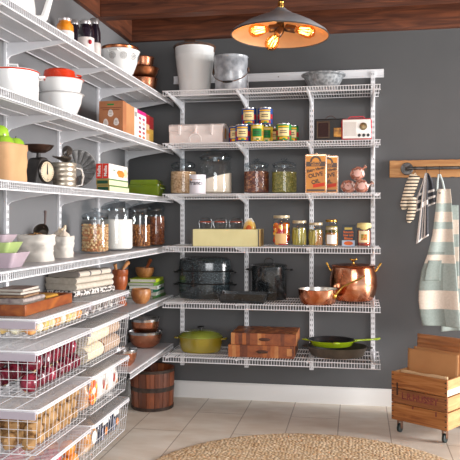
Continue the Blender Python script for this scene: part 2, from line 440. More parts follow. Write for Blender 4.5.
# ---- lidded glass jar
def glass_jar(label, x, y, z, r, h, fill, cmat, clabel, cname, fr=.7, grp=None, slope=0, seeds=None):
    t = thing('glass_jar', label, 'jar', (x, y, z), 0, grp)
    hb = h * .74                                     # shoulder height
    pr = [(0, .0), (r * .93, 0), (r * .99, .006), (r, .014), (r, hb * .9), (r * .97, hb * .96), (r * .86, hb), (r * .86, hb + .010), (r * .88, hb + .012)]
    inn = [(r * .84, hb + .010), (r * .84, hb - .003), (r * .94, hb * .94), (r - .0035, hb * .88), (r - .0035, .014), (r * .9, .008), (0, .007)]
    MB().lathe(pr + inn, 40).build('glass_body', M_glass, t)
    zt = hb + .012; H = h - zt
    lp = [(0, zt), (r * .93, zt), (r * .96, zt + .004), (r * .93, zt + .009), (r * .88, zt + .012), (r * .7, zt + H * .42), (r * .35, zt + H * .58), (r * .16, zt + H * .64),
          (r * .13, zt + H * .72), (r * .25, zt + H * .80), (r * .28, zt + H * .90), (r * .2, zt + H * .98), (0, zt + H)]
    MB().lathe(lp, 32).build('glass_lid', M_glid, t)
    MB().lathe([(r*.87, hb + .001), (r*.885, hb + .002), (r*.9, zt + .001), (r*.86, zt + .002)], 32).build('rim_ring', M_glid, t)
    rc = r - .0045; zf = .009 + (hb - .012) * fr
    mb = MB()
    if seeds:                                        # nuts: a core with pieces packed round it
        mb.lathe([(0, .009), (rc * .8, .009), (rc * .82, zf - .01), (0, zf - .004)], 20, 1)
        rnd = random.Random(int(x * 1e4)); sz = seeds
        zz = .009 + sz * .6
        while zz < zf:
            n = int(2 * PI * (rc - sz * .5) / (sz * 1.35)); off = rnd.random() * 6
            for j in range(n):
                a = 2 * PI * j / n + off
                q = Matrix.Rotation(rnd.random() * 6, 3, 'Z') @ Matrix.Rotation(rnd.random() * 3, 3, 'X')
                rad = rc - sz * .62
                mb.ball((rad * math.cos(a), rad * math.sin(a), zz + rnd.uniform(-.2, .2) * sz), (sz * .62, sz * .5, sz * .42), 7, rnd.choice((0, 0, 1)), rot=q)
            zz += sz * .85
        for j in range(26):
            a = rnd.random() * 6.28; q = rnd.random() ** .5 * (rc - sz)
            mb.ball((q * math.cos(a), q * math.sin(a), zf - sz * .3), (sz * .62, sz * .5, sz * .42), 7, rnd.choice((0, 1)))
    else:
        n = 36; v = [(0, 0, .009)]; f = []
        rows = [(rc * .93, .009), (rc, .016)]
        for rr, zz in rows: v += [(rr * math.cos(2*PI*j/n), rr * math.sin(2*PI*j/n), zz) for j in range(n)]
        for k in range(6):
            rr = rc * (1 - k / 6)
            v += [(rr * math.cos(2*PI*j/n), rr * math.sin(2*PI*j/n), zf + slope * rr * math.cos(2*PI*j/n) + (0 if k else -.001) + noise.noise((rr*40, j * .4, 0)) * .0015) for j in range(n)]
        for j in range(n): f.append((0, 1 + j, 1 + (j + 1) % n))
        for k in range(7):
            for j in range(n):
                a = 1 + k * n + j; b = 1 + k * n + (j + 1) % n; f.append((a, b, b + n, a + n))
        f.append(tuple(1 + 7 * n + j for j in range(n)))
        mb.add(v, f)
    c = mb.build(cname, cmat, None, loc=(x, y, z))
    tag(c, clabel, cname.replace('_', ' '), kind='stuff')
    return t

M_can = mat('tin plate', '#C8C8C4', .25, 1)
def can(label, x, y, z, r, h, cols, rz=0, grp='canned goods on the back shelf', txt=None):
    """ribbed tin with a printed paper sleeve: cols = ground, band, emblem, accent"""
    t = thing('food_can', label, 'can', (x, y, z), rz, grp)
    MB().lathe([(0, .002), (r - .003, .002), (r - .002, 0), (r, .001), (r, .004), (r - .001, .006), (r - .001, h - .006), (r, h - .004), (r, h - .001), (r - .002, h), (r - .003, h - .003), (0, h - .003)], 28).build('tin', M_can, t)
    g, band, em, ac = cols
    lb = MB()
    def arcstrip(a0, a1, z0, z1, m, k=.0004, n=10):
        vs = []; rr = r + k
        for i in range(n + 1):
            a = -PI/2 + a0 + (a1 - a0) * i / n
            vs += [(rr * math.cos(a), rr * math.sin(a), z0), (rr * math.cos(a), rr * math.sin(a), z1)]
        lb.add(vs, [(2*i, 2*i+2, 2*i+3, 2*i+1) for i in range(n)], m)
    arcstrip(-PI, PI, .007, h - .007, 0, .0002, 36)
    arcstrip(-.78, .78, h * .30, h * .74, 1, .0006)
    arcstrip(-.45, .45, h * .56, h * .60, 5, .0009)
    arcstrip(-.5, .5, h * .46, h * .50, 5, .0009)
    arcstrip(-.8, .8, h * .78, h * .86, 2, .0007)
    arcstrip(-.55, .55, h * .12, h * .26, 2, .0007)
    for s_ in (-1, 1):
        arcstrip(s_ * 1.1 - .28, s_ * 1.1 + .28, h * .34, h * .62, 3, .0008, 4)
        arcstrip(s_ * .75 - .14, s_ * .75 + .14, h * .1, h * .26, 3, .0008, 3)
    arcstrip(-.12, .3, h * .10, h * .20, 4, .0009, 4)
    lb.build('paper_label', [g, band, em, ac, M_leaf, M_ink], t, flat=False)
    if txt:
        text('lettering', txt, h * .15, M_ink, t, (0, -r - .0012, h * .53), ext=.0002)
    return t
M_ink = mat('dark print', '#2A2A30', .6)
M_leaf = mat('green print', '#3E8A3A', .5)
pc = lambda n, c: mat(n, c, .5, spec=.3)
M_blue = pc('blue label', '#1E4690'); M_cream = pc('cream label', '#E8D49A'); M_yel = pc('yellow label', '#E8B41E'); M_rd = pc('red label', '#B01E2E')
M_gyel = pc('lemon label', '#DDC030'); M_grn = pc('green label', '#1E823C'); M_gold = pc('gold label', '#C08A3A')

# ================================================================ BACK SHELF 1
Z = gz(0)
x, s = bk(194.8, -.145)
t = thing('enamel_bucket', 'tall white enamel bucket with a dark worn rim on the top back shelf', 'bucket', (x, -.145, Z))
ht = hz(47, s) - Z; rt, rb = 20.3 * s, 14.8 * s
MB().lathe(shell([(0, 0), (rb * .94, 0), (rb, .006), (rb + (rt - rb) * .8, ht * .78), (rb + (rt - rb) * .83, ht * .785), (rb + (rt - rb) * .84, ht * .8), (rt * .985, ht * .97)]), 48).build('pail', M_enamel, t)
MB().tube(arc((0, 0, ht * .975), rt * .995, 0, 2 * PI * 39 / 40, 39, 'xy'), .0042, 6, closed=True).build('rim', M_rust, t)
for q in (-1, 1):
    MB().box(q * rt * .96 - .004, q * rt * .96 + .004, -.012, .012, ht * .88, ht * .97).build('ear', M_rust, t, bevel=.002)
mb = MB(); mb.tube([(-rt - .002, 0, ht * .93)] + [(rt * 1.04 * math.cos(a), -rt * 1.04 * math.sin(a), ht * .985 + .006 * math.sin(a)) for a in [PI - PI * i / 24 for i in range(25)]] + [(rt + .002, 0, ht * .93)], .0022, 6)
h_ = mb.build('bail', M_rust, t)
MB().tube([(-.032, -rt * 1.03, ht * .985 + .010), (.032, -rt * 1.03, ht * .985 + .010)], .0065, 10).build('grip', wood('dark turned grip', '#2A1A12', '#54351F'), h_)
x, s = bk(231, -.265)
M_galv = mat('mottled grey enamel', '#7E8288', .3, c2='#B4B8BE', scale=22, lo=.35, hi=.65, coat=.4)
t = thing('enamel_pail', 'grey mottled enamel pail with a drooping bail beside the white bucket', 'pail', (x, -.265, Z))
ht = hz(57, s) - Z; rt = 17 * s; rb = 15.6 * s
MB().lathe(shell([(0, 0), (rb * .95, 0), (rb, .006), (rt, ht * .9), (rt * .98, ht * .93), (rt * 1.02, ht * .985), (rt * 1.04, ht * .985)]), 44).build('pail', M_galv, t)
for q in (-1, 1):
    MB().ball((q * (rt + .003), -.002, ht * .62), (.007, .012, .014), 12).build('ear', M_rust, t)
pts = [(rt * 1.06 * math.cos(a), -.004 - rt * .62 * math.sin(a) - rt * .42 * math.sin(a) ** 2, ht * .62 - .085 * math.sin(a)) for a in [PI - PI * i / 22 for i in range(23)]]
h_ = MB().tube(pts, .0022, 6).build('bail', M_rust, t)
m_ = pts[11]; MB().tube([(-.028, m_[1] - .001, m_[2]), (0, m_[1] - .001, m_[2] - .001), (.028, m_[1] - .001, m_[2])], [.005, .0075, .005], 10).build('grip', M_black, h_)
x, s = bk(323.5, -.17)
t = thing('enamel_bowl', 'wide shallow grey speckled bowl alone at the right of the top back shelf', 'bowl', (x, -.17, Z))
ht = hz(75, s) - Z; rt = 22.3 * s
MB().lathe(shell([(0, 0), (rt * .52, 0), (rt * .56, .004), (rt * .80, ht * .62), (rt * .88, ht * .86), (rt * .98, ht * .93), (rt, ht * .99), (rt * .985, ht)], .0025), 48).build('bowl', mat('speckled grey enamel', '#6E7276', .3, c2='#A5A9AC', scale=60, coat=.4), t)

# ================================================================ BACK SHELF 2
Z = gz(1)
xa, s = bk(169, -.34); xb, _ = bk(222.5, -.34); ht = hz(124, s) - Z; w_ = xb - xa
M_trunk = mat('white painted tin', '#E9E0DC', .35, c2='#DDD3CF', scale=6)
t = thing('storage_chest', 'small white painted metal chest with clasps on the second back shelf', 'chest', ((xa + xb) / 2, -.34, Z))
D_ = .2; hl = ht * .62
MB().box(-w_/2, w_/2, 0, D_, 0, hl).build('body', M_trunk, t, bevel=.004)
pr = [(0, hl + .001), (D_, hl + .001), (D_, ht - .016), (D_ * .9, ht - .004), (D_ * .6, ht + .006), (D_ * .3, ht + .004), (.008, ht - .004), (0, ht - .012)]
lid = MB().prism(pr, -w_/2 - .002, w_/2 + .002, 'x').build('lid', M_trunk, t, bevel=.003)
MB().box(-w_/2 - .001, w_/2 + .001, -.003, D_, hl - .001, hl + .004).build('seam_bead', M_trunk, t, bevel=.001)
for q in (-.3, 0, .3):
    m_ = MB(); m_.box(q * w_ - .008, q * w_ + .008, -.008, 0, hl + .004, ht - .008); m_.box(q * w_ - .006, q * w_ + .006, -.011, 0, hl - .024, hl + .010); m_.lathe([(0, -.004), (.007, 0), (0, .004)], 10, c=(q * w_, -.009, hl - .018))
    m_.build('clasp', M_trunk, t, bevel=.002)
for q in (-.3, .3): pass
mb = MB(); mb.tube([(-.033, -.004, hl * .16), (-.033, -.016, hl * .5), (-.018, -.018, hl * .72), (.018, -.018, hl * .72), (.033, -.016, hl * .5), (.033, -.004, hl * .16)], .004, 8)
mb.build('handle', M_trunk, t)
MB().box(w_/2 + .002, w_/2 + .004, .06, .10, hl * .45, hl * 1.3).build('side_plate', M_gold, t, bevel=.001)
# cans
cs = [('blue tomato can, lower row, front left of the can pile', 242.8, -.33, 0, 'b'), ('blue tomato can half hidden at the far left of the pile', 236.2, -.26, 0, 'b'),
      ('blue tomato can on top of the pile, the left one', 249, -.27, 1, 'b'), ('blue tomato can on top of the pile, the right one', 265.3, -.27, 1, 'b'),
      ('lemon yellow can, lower row, the fully visible one', 257.4, -.335, 0, 'y'), ('lemon yellow can set half behind its twin', 266.4, -.25, 0, 'y'),
      ('gold can half hidden between the yellow and green cans', 274.6, -.17, 0, 'g'), ('green can with cream label at the front right', 283.8, -.33, 0, 'n'),
      ('green can behind, at the right end of the pile', 291.3, -.235, 0, 'n')]
for l, px, Y, lev, k in cs:
    x, s = bk(px, Y)
    r = {'b': .0425, 'y': .0365, 'g': .037, 'n': .0425}[k]; h = .102
    cols = {'b': (M_blue, M_cream, M_yel, M_rd), 'y': (M_gyel, M_grn, M_cream, M_gold), 'g': (M_gold, M_cream, M_ink, M_rd), 'n': (M_grn, M_cream, M_yel, M_rd)}[k]
    can(l, x, Y, Z + lev * (h + .0004), r, h, cols, rz=(CX - x) * .1, txt={'b': 'TOMATO', 'y': None, 'g': None, 'n': 'BEANS'}[k] if False else None)
# radios
def radio_box(name, label, px0, px1, Y, ytop, d, body, rnd):
    xa, s = bk(px0, Y); xb, _ = bk(px1, Y)
    t = thing(name, label, 'radio', ((xa + xb) / 2, Y, Z)); return t, xb - xa, hz(ytop, s) - Z
t, w_, h_ = radio_box('vintage_radio', 'black old radio with a square dark speaker and carrying loop', 314.5, 346, -.27, 119, .1, None, 0)
h_ -= .0
MB().box(-w_/2, w_/2, 0, .10, 0, h_).build('case', mat('black leatherette', '#131211', .5, c2='#1E1B19', scale=90, bump=.2), t, bevel=.006)
MB().box(-w_/2 + .012, -w_/2 + .088, -.004, .001, .022, h_ - .014).build('speaker_frame', mat('dull bronze frame', '#4A3A2C', .4, .6), t, bevel=.003)
MB().box(-w_/2 + .020, -w_/2 + .080, -.006, .001, .030, h_ - .022).build('speaker_cloth', mat('oxblood grille cloth', '#2C1210', .7, c2='#3E1C18', scale=400), t, bevel=.004)
MB().box(-w_/2 + .108, w_/2 - .015, -.003, .001, .028, .082).build('dial_panel', mat('gold dial', '#B07A2C', .35, .5, c2='#6A4318', scale=40), t, bevel=.003)
for q in (.3, .62): MB().lathe([(0, 0), (.009, 0), (.009, .008), (0, .009)], 14).build('knob', M_black, t).location = (0, 0, 0)
for i, o in enumerate([q for q in t.children if q.name.startswith('knob')]):
    o.rotation_euler = (PI/2, 0, 0); o.location = (-w_/2 + .055 + .05 * i - .02, 0, .012)
MB().tube([(-.035, .05, h_ - .002)] + [(-.035 + .07 * i / 12, .05, h_ + .022 * math.sin(PI * i / 12)) for i in range(1, 12)] + [(.035, .05, h_ - .002)], .0022, 6).build('handle', mat('brown cord', '#4A2A20', .6), t)
t, w_, h_ = radio_box('retro_radio', 'red radio with a white front and three black knobs', 341.3, 371.8, -.345, 118.5, .08, None, 0)
M_rr = mat('glossy red plastic', '#D2283A', .15, coat=.6)
MB().box(-w_/2, w_/2, 0, .07, .003, h_).build('case', M_rr, t, bevel=.014, segs=4)
MB().box(-w_/2 + .007, w_/2 - .007, -.006, .006, .010, h_ - .007).build('front_panel', mat('cream plastic front', '#EFEBE4', .25, coat=.4), t, bevel=.004, segs=3)
mb = MB()
for i in range(11): mb.box(-w_/2 + .016 + i * .0062, -w_/2 + .0185 + i * .0062, -.0068, -.005, .024, h_ - .022)
mb.build('grille_slots', mat('grille slot', '#BDB2A6', .5), t)
q = MB().lathe([(0, 0), (.021, 0), (.021, .003), (.017, .0045), (0, .005)], 28).build('tuning_dial', mat('bronze dial', '#7C6A4A', .35, .6), t); q.rotation_euler = (PI/2, 0, 0); q.location = (w_ * .22, -.006, h_ * .62)
for i in range(3):
    q = MB().lathe([(0, 0), (.009, 0), (.0085, .008), (0, .009)], 18).build('knob', M_black, t); q.rotation_euler = (PI/2, 0, 0); q.location = (w_ * .09 + i * .0245, -.006, h_ * .22)
MB().tube([(-w_*.27, .035, h_ - .006), (-w_*.26, .035, h_ + .006), (-w_*.2, .035, h_ + .012), (w_*.2, .035, h_ + .012), (w_*.26, .035, h_ + .006), (w_*.27, .035, h_ - .006)], .0035, 8).build('handle', M_rr, t)
for q in (-1, 1): MB().box(q * w_ * .35 - .01, q * w_ * .35 + .01, .01, .06, 0, .004).build('foot', M_black, t)

# ================================================================ BACK SHELF 3
Z = gz(2)
M_oat = mat('oat flakes', '#E6C6A0', .8, c2='#A87C50', c3='#D8B088', scale=150, typ='cells', lo=.0, hi=1, bump=.5)
M_flour = mat('flour', '#EFE3D2', .9, c2='#E7D8C4', scale=8)
M_bean = mat('red brown beans', '#7A3A2C', .5, c2='#C88858', c3='#4E2420', scale=130, typ='cells', lo=.1, hi=1, bump=.6)
M_pulse = mat('green split pulses', '#8E8C3C', .6, c2='#BEB060', c3='#6C6E2C', scale=150, typ='cells', lo=0, hi=1, bump=.5)
G = 'lidded glass jars on the third back shelf'
x, s = bk(183.5, -.2); glass_jar('glass jar of oats at the left of the third back shelf', x, -.2, Z, 13.3 * s, hz(158.5, s) - Z, 0, M_oat, 'pale brown rolled oats inside the leftmost jar', 'rolled_oats', .86, G)
x, s = bk(215.3, -.2); glass_jar('biggest glass jar, part filled with a slope of flour', x, -.2, Z, 17 * s, hz(148, s) - Z, 0, M_flour, 'cream flour sloping inside the biggest jar', 'flour', .47, G, slope=.27)
x, s = bk(256.5, -.2); glass_jar('glass jar of red brown beans in the middle of the shelf', x, -.2, Z, 13 * s, hz(158.5, s) - Z, 0, M_bean, 'red brown beans filling the middle jar', 'dried_beans', .86, G)
x, s = bk(284.3, -.2); glass_jar('glass jar of green split peas beside the gold tins', x, -.2, Z, 13 * s, hz(158.5, s) - Z, 0, M_pulse, 'green split peas filling the jar beside the gold tins', 'split_peas', .84, G)
x, s = bk(197.6, -.335)
t = thing('food_tin', 'small white tin with dark lettering in front of the oat jar', 'tin', (x, -.335, Z)); r = 8.4 * s; h = hz(175, s) - Z
MB().lathe([(0, 0), (r, 0), (r, .003), (r - .0012, .005), (r - .0012, h - .004), (r, h - .003), (r, h), (r - .003, h), (r - .004, h - .003), (0, h - .003)], 32).build('tin', mat('white printed tin', '#E6E2EA', .3, coat=.3), t)
# text wrapped on the curve is approximated by short flat letters
word = 'France'
for i, c in enumerate('Franci'):
    a = -PI/2 + (-.78 + i * .31)
    text('lettering', c, .034, M_ink, t, ((r + .0003) * math.cos(a), (r + .0003) * math.sin(a), h * .56), (PI/2, 0, a + PI/2), bold=.0004)
MB().ball(((r) * math.cos(-2.2), r * math.sin(-2.2), h * .74), (.005, .003, .006), 10).build('orange_emblem', pc('orange print', '#E89A2C'), t)
mb = MB()
for i in range(7):
    a = -PI/2 - .55 + i * .2; mb.ball((r * math.cos(a), r * math.sin(a), h * .74), (.004, .0006, .0016), 6)
mb.build('small_print', pc('brown print', '#8A6A4A'), t)
# olive oil tins
M_ttin = mat('tin gilt edge', '#C9A184', .25, .8); M_tgold = mat('amber print', '#D88C10', .4, c2='#B8700C', scale=8); M_white_e = mat('pale tin edge', '#EDE4DC', .3)
def oil_tin(label, px0, px1, Y, ytop):
    xa, s = bk(px0, Y); xb, _ = bk(px1, Y); w = xb - xa; h = hz(ytop, s) - Z; d = .055
    t = thing('oil_tin', label, 'tin', ((xa + xb) / 2, Y, Z), 0, 'gold printed oil tins')
    MB().box(-w/2, w/2, 0, d, 0, h).build('can_body', M_ttin, t, bevel=.004)
    MB().box(-w/2 + .005, w/2 - .005, -.0008, .002, .005, h - .012).build('printed_panel', M_tgold, t)
    MB().box(w/2 - .001, w/2 + .0006, .003, d - .003, .004, h - .004).build('side_panel', M_white_e, t)
    a = MB(); a.box(-w/2 + .006, w/2 - .006, -.0014, .001, h * .68, h * .80)
    a.prism([(w * .27 * math.cos(q), h * .79 + .036 * math.sin(q)) for q in [PI * i / 14 for i in range(15)]], -.0013, .001, 'y')
    a.build('dark_crest', mat('umber print', '#4A2E12', .4), t)
    MB().prism([(w * .17 * math.cos(q), h * .80 + .022 * math.sin(q)) for q in [PI * i / 14 for i in range(15)]], -.0018, .001, 'y').build('crest_centre', M_tgold, t)
    text('lettering', 'FILIPPO\nBERIO', .0135, M_tgold, t, (0, -.0016, h * .745), ext=.0002, sx=1.3, bold=.0003)
    for i, l_ in enumerate(('Extra Virgin', 'OLIVE', 'OIL')):
        text('lettering', l_, (.021, .031, .031)[i], M_inkb, t, (0, -.0012, h * (.60, .46, .29)[i]), (PI/2, -R(12) if i < 2 else -R(14), 0), ext=.0002, bold=.0011)
    a = MB(); a.prism([(-w * .12, .030), (w * .42, .040), (w * .42, .060), (-w * .12, .050)], -.0016, .001, 'y'); a.build('red_banner', pc('vermilion print', '#D2401E'), t)
    a = MB(); a.box(-w/2 + .010, w/2 - .010, -.0013, .001, .010, .022); a.build('foot_band', mat('umber foot band', '#5A3A18', .4), t)
    MB().lathe([(0, h - .001), (.011, h - .001), (.011, h + .004), (0, h + .004)], 16, c=(0, d/2, 0)).build('cap', M_ttin, t)
M_inkb = mat('umber ink', '#4C300E', .5)
oil_tin('gold oil tin standing in front, the bigger looking of the pair', 305, 326.4, -.335, 154)
oil_tin('gold oil tin standing half behind its twin', 317.6, 338, -.262, 155.5)
# wrapped bundles
M_wrap = mat('rosy cellophane', '#C88A74', .2, c2='#E8CFC4', c3='#8A4A3A', scale=38, coat=.8, detail=2)
def bundle(label, px, py, Y, rot):
    x, s = bk(px, Y); r = .038
    t = thing('wrapped_sweets', label, 'sweets', (x, Y, hz(py, s)), 0, 'wrapped sweet packets'); M_ = Matrix.Rotation(rot, 3, 'Y')
    b = MB(); b.ball((0, 0, 0), (.041, .03, .038), 20, amp=.16, seed=px, fr=2.2, rot=M_); b.build('packet', M_wrap, t)
    b = MB(); b.lathe([(0, -.001), (.018, -.001), (.020, 0), (.018, .001), (0, .001)], 18); o = b.build('round_label', pc('pink paper seal', '#E2B4A8'), t); o.rotation_euler = (PI/2 - .15, 0, 0); o.location = (0, -.0305, 0)
    b = MB()
    d = M_ @ Vector((.036, 0, .010))
    b.tube([(d.x * .85, -.004, d.z), (d.x * 1.25, -.008, d.z + .006), (d.x * 1.6, -.004, d.z + .016)], [.009, .004, .012], 8)
    b.build('twisted_end', M_wrap, t)
    b = MB()
    b.tube([(d.x * 1.2, -.008, d.z + .004), (d.x * 1.55, -.012, d.z + .024), (d.x * 1.8, -.008, d.z + .012), (d.x * 1.65, -.006, d.z - .010), (d.x * 1.25, -.008, d.z + .002)], .0012, 5)
    b.build('gold_tie', M_brass, t)
bundle('rosy wrapped sweet packet at the lower left', 348.2, 186.6, -.28, -.1); bundle('rosy wrapped sweet packet at the lower right', 361.6, 186.3, -.335, .15); bundle('rosy wrapped sweet packet resting on top of the other two', 357.4, 173.6, -.30, -.45)

# ================================================================ BACK SHELF 4
Z = gz(3)
xa, s = bk(192, -.375); xb, _ = bk(259, -.375); w_ = xb - xa; h_ = hz(229.3, s) - Z; d_ = .19
t = thing('storage_box', 'long low cream box holding small jars on the fourth back shelf', 'box', ((xa + xb) / 2, -.375, Z))
M_crm = mat('pale yellow card', '#DFD6A0', .6, c2='#D6CC94', scale=8)
a = MB(); a.box(-w_/2, w_/2, 0, .004, 0, h_); a.box(-w_/2, w_/2, d_ - .004, d_, 0, h_); a.box(-w_/2, -w_/2 + .004, .004, d_ - .004, 0, h_); a.box(w_/2 - .004, w_/2, .004, d_ - .004, 0, h_); a.box(-w_/2 + .004, w_/2 - .004, .004, d_ - .004, 0, .004)
a.build('tray_body', M_crm, t)
for q in (-1, 1):
    MB().box(q * (w_/2) - .006 if q > 0 else -w_/2 - .002, w_/2 + .002 if q > 0 else -w_/2 + .006, -.0012, 0, 0, h_ + .001).build('edge_binding', mat('dark binding', '#5A5348', .6), t)
MB().box(w_/2 + .0002, w_/2 + .0015, .004, d_, 0, h_).build('tan_end', pc('tan card', '#B89A62'), t)
for px, l in ((205.5, 'left'), (220, 'middle'), (236, 'right')):
    x, s = bk(px, -.27); r = .038; zz = Z + .0045; h = hz(217.5, s) - zz
    j = thing('clip_top_jar', 'small empty glass jar with orange seal in the cream box, ' + l + ' of three', 'jar', (x, -.27, zz), 0, 'small jars in the cream box')
    MB().lathe([(0, 0), (r, 0), (r, .006), (r, h * .66), (r * .82, h * .76), (r * .8, h * .82), (r * .76, h * .82), (r * .76, h * .76), (r - .003, h * .64), (r - .003, .006), (0, .005)], 28).build('glass_body', M_glass, j)
    MB().lathe([(0, h * .86), (r * .9, h * .86), (r * .95, h * .9), (r * .8, h * .95), (r * .5, h), (0, h)], 28).build('glass_lid', M_glid, j)
    MB().tube(arc((0, 0, h * .84), r * .86, 0, 2 * PI * 27 / 28, 27, 'xy'), .0024, 6, closed=True).build('rubber_seal', pc('orange rubber', '#C8502C'), j)
    for q in (-1, 1): MB().tube([(q*r * .9, 0, h * .6), (q*r * 1.05, 0, h * .8), (q*r * .9, 0, h * .93)], .001, 5).build('wire_clip', M_chrome, j)
x, s = bk(249.6, -.27)
j = thing('pasta_bag', 'yellow and white round bag standing in the right end of the cream box', 'bag', (x, -.27, Z + .0045))
h = hz(218.5, s) - Z - .0045; r = 6.9 * s
MB().ball((0, 0, h * .5), (r, .036, h * .5), 28, amp=.06, seed=3).build('bag', mat('yellow printed film', '#F0A828', .25, c2='#F6EBCB', c3='#F2C25A', scale=16, coat=.6), j)
MB().ball((0, -.0315, h * .60), (r * .42, .006, h * .16), 16).build('printed_panel', pc('orange red print', '#D8622A'), j)
MB().tube([(-r*.6, -.01, h * .84), (-r * .3, -.014, h * .97), (r * .3, -.014, h * .99), (r*.6, -.01, h * .86)], .005, 8).build('folded_top', M_paper, j)

# pickle jars
M_pick = mat('pickled gherkins', '#B8A428', .3, c2='#E0CC50', c3='#98901E', scale=6, stretch=(6, 6, 1), coat=.3)
M_pep = mat('pickled peppers', '#E05A18', .3, c2='#F0B048', c3='#B82A18', scale=30, coat=.3, detail=1)
M_relish = mat('relish', '#8A5A28', .35, c2='#C88A38', scale=60)
M_lidsil = mat('pale jar lid', '#C8B898', .3, .5)
def mason(label, px, Y, rpx, ytop, cm, cname, clabel, lidm=None, z=None, lid=.016, spears=0, lab=None, labw=.7, cfill=.9):
    x, s = bk(px, Y); r = rpx * s; z = Z if z is None else z; h = hz(ytop, s) - z
    j = thing('preserve_jar', label, 'jar', (x, Y, z), 0, 'preserve jars on the fourth back shelf')
    hs = h - lid
    MB().lathe([(0, 0), (r * .92, 0), (r, .007), (r, hs * .80), (r * .95, hs * .87), (r * .82, hs * .93), (r * .80, hs), (r * .77, hs), (r * .78, hs * .93), (r * .91, hs * .86), (r - .003, hs * .79), (r - .003, .008), (0, .006)], 32).build('glass_body', M_glass, j)
    MB().lathe([(0, hs + .0005), (r * .84, hs + .0005), (r * .86, hs + .002), (r * .86, h - .002), (r * .83, h), (0, h)], 32).build('lid', lidm or M_lidsil, j)
    b = MB(); rc = r - .0042; zt = hs * cfill * .93
    if spears:
        n = 11
        for i in range(n):
            a = 2 * PI * i / n + .2; q = rc * .74; w = .16 * r * (2 if spears == 1 else 1.6)
            b.tube([(q * math.cos(a), q * math.sin(a), .010), (q * math.cos(a + .12), q * math.sin(a + .12), zt * .5), (q * math.cos(a + .28), q * math.sin(a + .28), zt * (.92 + .06 * math.sin(i * 5)))], [rc * .18, rc * .25, rc * .17], 9)
        b.lathe([(0, .009), (rc * .5, .009), (rc * .5, zt * .93), (0, zt * .93)], 14)
    elif spears is None:
        rnd = random.Random(px)
        b.lathe([(0, .009), (rc * .72, .009), (rc * .72, zt * .9), (0, zt * .9)], 16, 1)
        for i in range(75):
            a = rnd.random() * 6.28; zz = .02 + (zt - .03) * rnd.random()
            b.ball((rc * .70 * math.cos(a), rc * .70 * math.sin(a), zz), (rc * .25, rc * .23, rc * .27), 8, rnd.choice((0, 1, 2)), rot=Matrix.Rotation(rnd.random() * 3, 3, 'Y'))
    else:
        b.lathe([(0, .009), (rc * .9, .009), (rc, .014), (rc, hs * .78), (rc * .9, hs * .84), (0, zt)], 28)
    ms = cm if isinstance(cm, list) else [cm]
    tag(b.build(cname, ms, None, loc=(x, Y, z)), clabel, cname.replace('_', ' '), kind='stuff')
    if lab:
        c, z0, z1, a0 = lab; v = []; n = 8
        for i in range(n + 1):
            a = -PI/2 - a0 + 2 * a0 * i / n; v += [((r + .0006) * math.cos(a), (r + .0006) * math.sin(a), z0 * h), ((r + .0006) * math.cos(a), (r + .0006) * math.sin(a), z1 * h)]
        MB().add(v, [(2*i, 2*i+2, 2*i+3, 2*i+1) for i in range(n)]).build('paper_label', c, j)
    return j, r, h
P3 = [pc('orange pepper flesh', '#E8701C'), pc('red pepper flesh', '#C02418'), pc('yellow pepper flesh', '#F0B83C')]
for m_ in P3: m_.node_tree.nodes['Principled BSDF'].inputs['Roughness'].default_value = .25
mason('largest preserve jar, filled with red and orange peppers', 281.6, -.30, 9.6, 215.5, P3, 'pickled_peppers', 'red and orange pickled peppers in the largest preserve jar', spears=None, lab=(pc('kraft label', '#D8B078'), .1, .42, .62))
mason('gherkin jar right of the pepper jar', 299.3, -.30, 8.2, 220.5, M_pick, 'pickled_gherkins', 'green gherkins in the jar right of the peppers', spears=1)
mason('gherkin jar with an amber base, third preserve jar from the left', 315.8, -.32, 8.0, 222.5, [mat('amber pickles', '#C8AE48', .3, c2='#D8803A', c3='#A89A34', scale=5, stretch=(5, 5, 2), coat=.3)], 'pickled_spears', 'amber green pickle spears in the third jar', spears=2)
mason('preserve jar with a gold lid behind the white labelled one', 331.5, -.235, 6.9, 219.5, M_pick, 'pickled_slices', 'yellow green pickles in the gold lidded jar', lidm=M_brass)
mason('short preserve jar with a white label', 331.8, -.335, 6.9, 227, M_relish, 'brown_relish', 'brown orange relish in the short white labelled jar', lab=(M_paper, .16, .62, .75))
j, r, h = mason('dark red sauce jar with a cloth cap, rightmost preserve jar', 364, -.32, 7.1, 223, mat('dark red sauce', '#7A1E10', .25, c2='#A8381C', scale=30, coat=.5), 'red_sauce', 'dark red sauce in the cloth capped jar', lidm=M_cream, lid=.020, lab=(pc('ivory label', '#EBD8A8'), .20, .68, .8))
v = []; n = 4
for i in range(n + 1):
    a = -PI/2 - .42 + .84 * i / n; v += [((r + .0014) * math.cos(a), (r + .0014) * math.sin(a), .30 * h), ((r + .0014) * math.cos(a), (r + .0014) * math.sin(a), .54 * h)]
MB().add(v, [(2*i, 2*i+2, 2*i+3, 2*i+1) for i in range(n)]).build('label_picture', mat('fruit picture', '#C8402A', .5, c2='#5A7A2A', c3='#D89A3A', scale=90), j)
a = MB(); n = 32; v = []
for k, (rr, zz) in enumerate(((r * .5, h + .001), (r * .92, h - .003), (r * .98, h - .014), (r * .99, h - .026))):
    for i in range(n):
        q = 2 * PI * i / n; w = 1 + .03 * math.sin(q * 9) * (k > 1); drop = -.012 * max(0, math.cos((q + PI/2) * 2)) * (k == 3)
        v.append((rr * w * math.cos(q), rr * w * math.sin(q), zz + drop))
f = [(k*n + i, k*n + (i+1) % n, (k+1)*n + (i+1) % n, (k+1)*n + i) for k in range(3) for i in range(n)] + [tuple(range(n))]
a.add(v, f).build('cloth_cap', mat('yellow calico', '#E4D08A', .8), j, solid=.001)
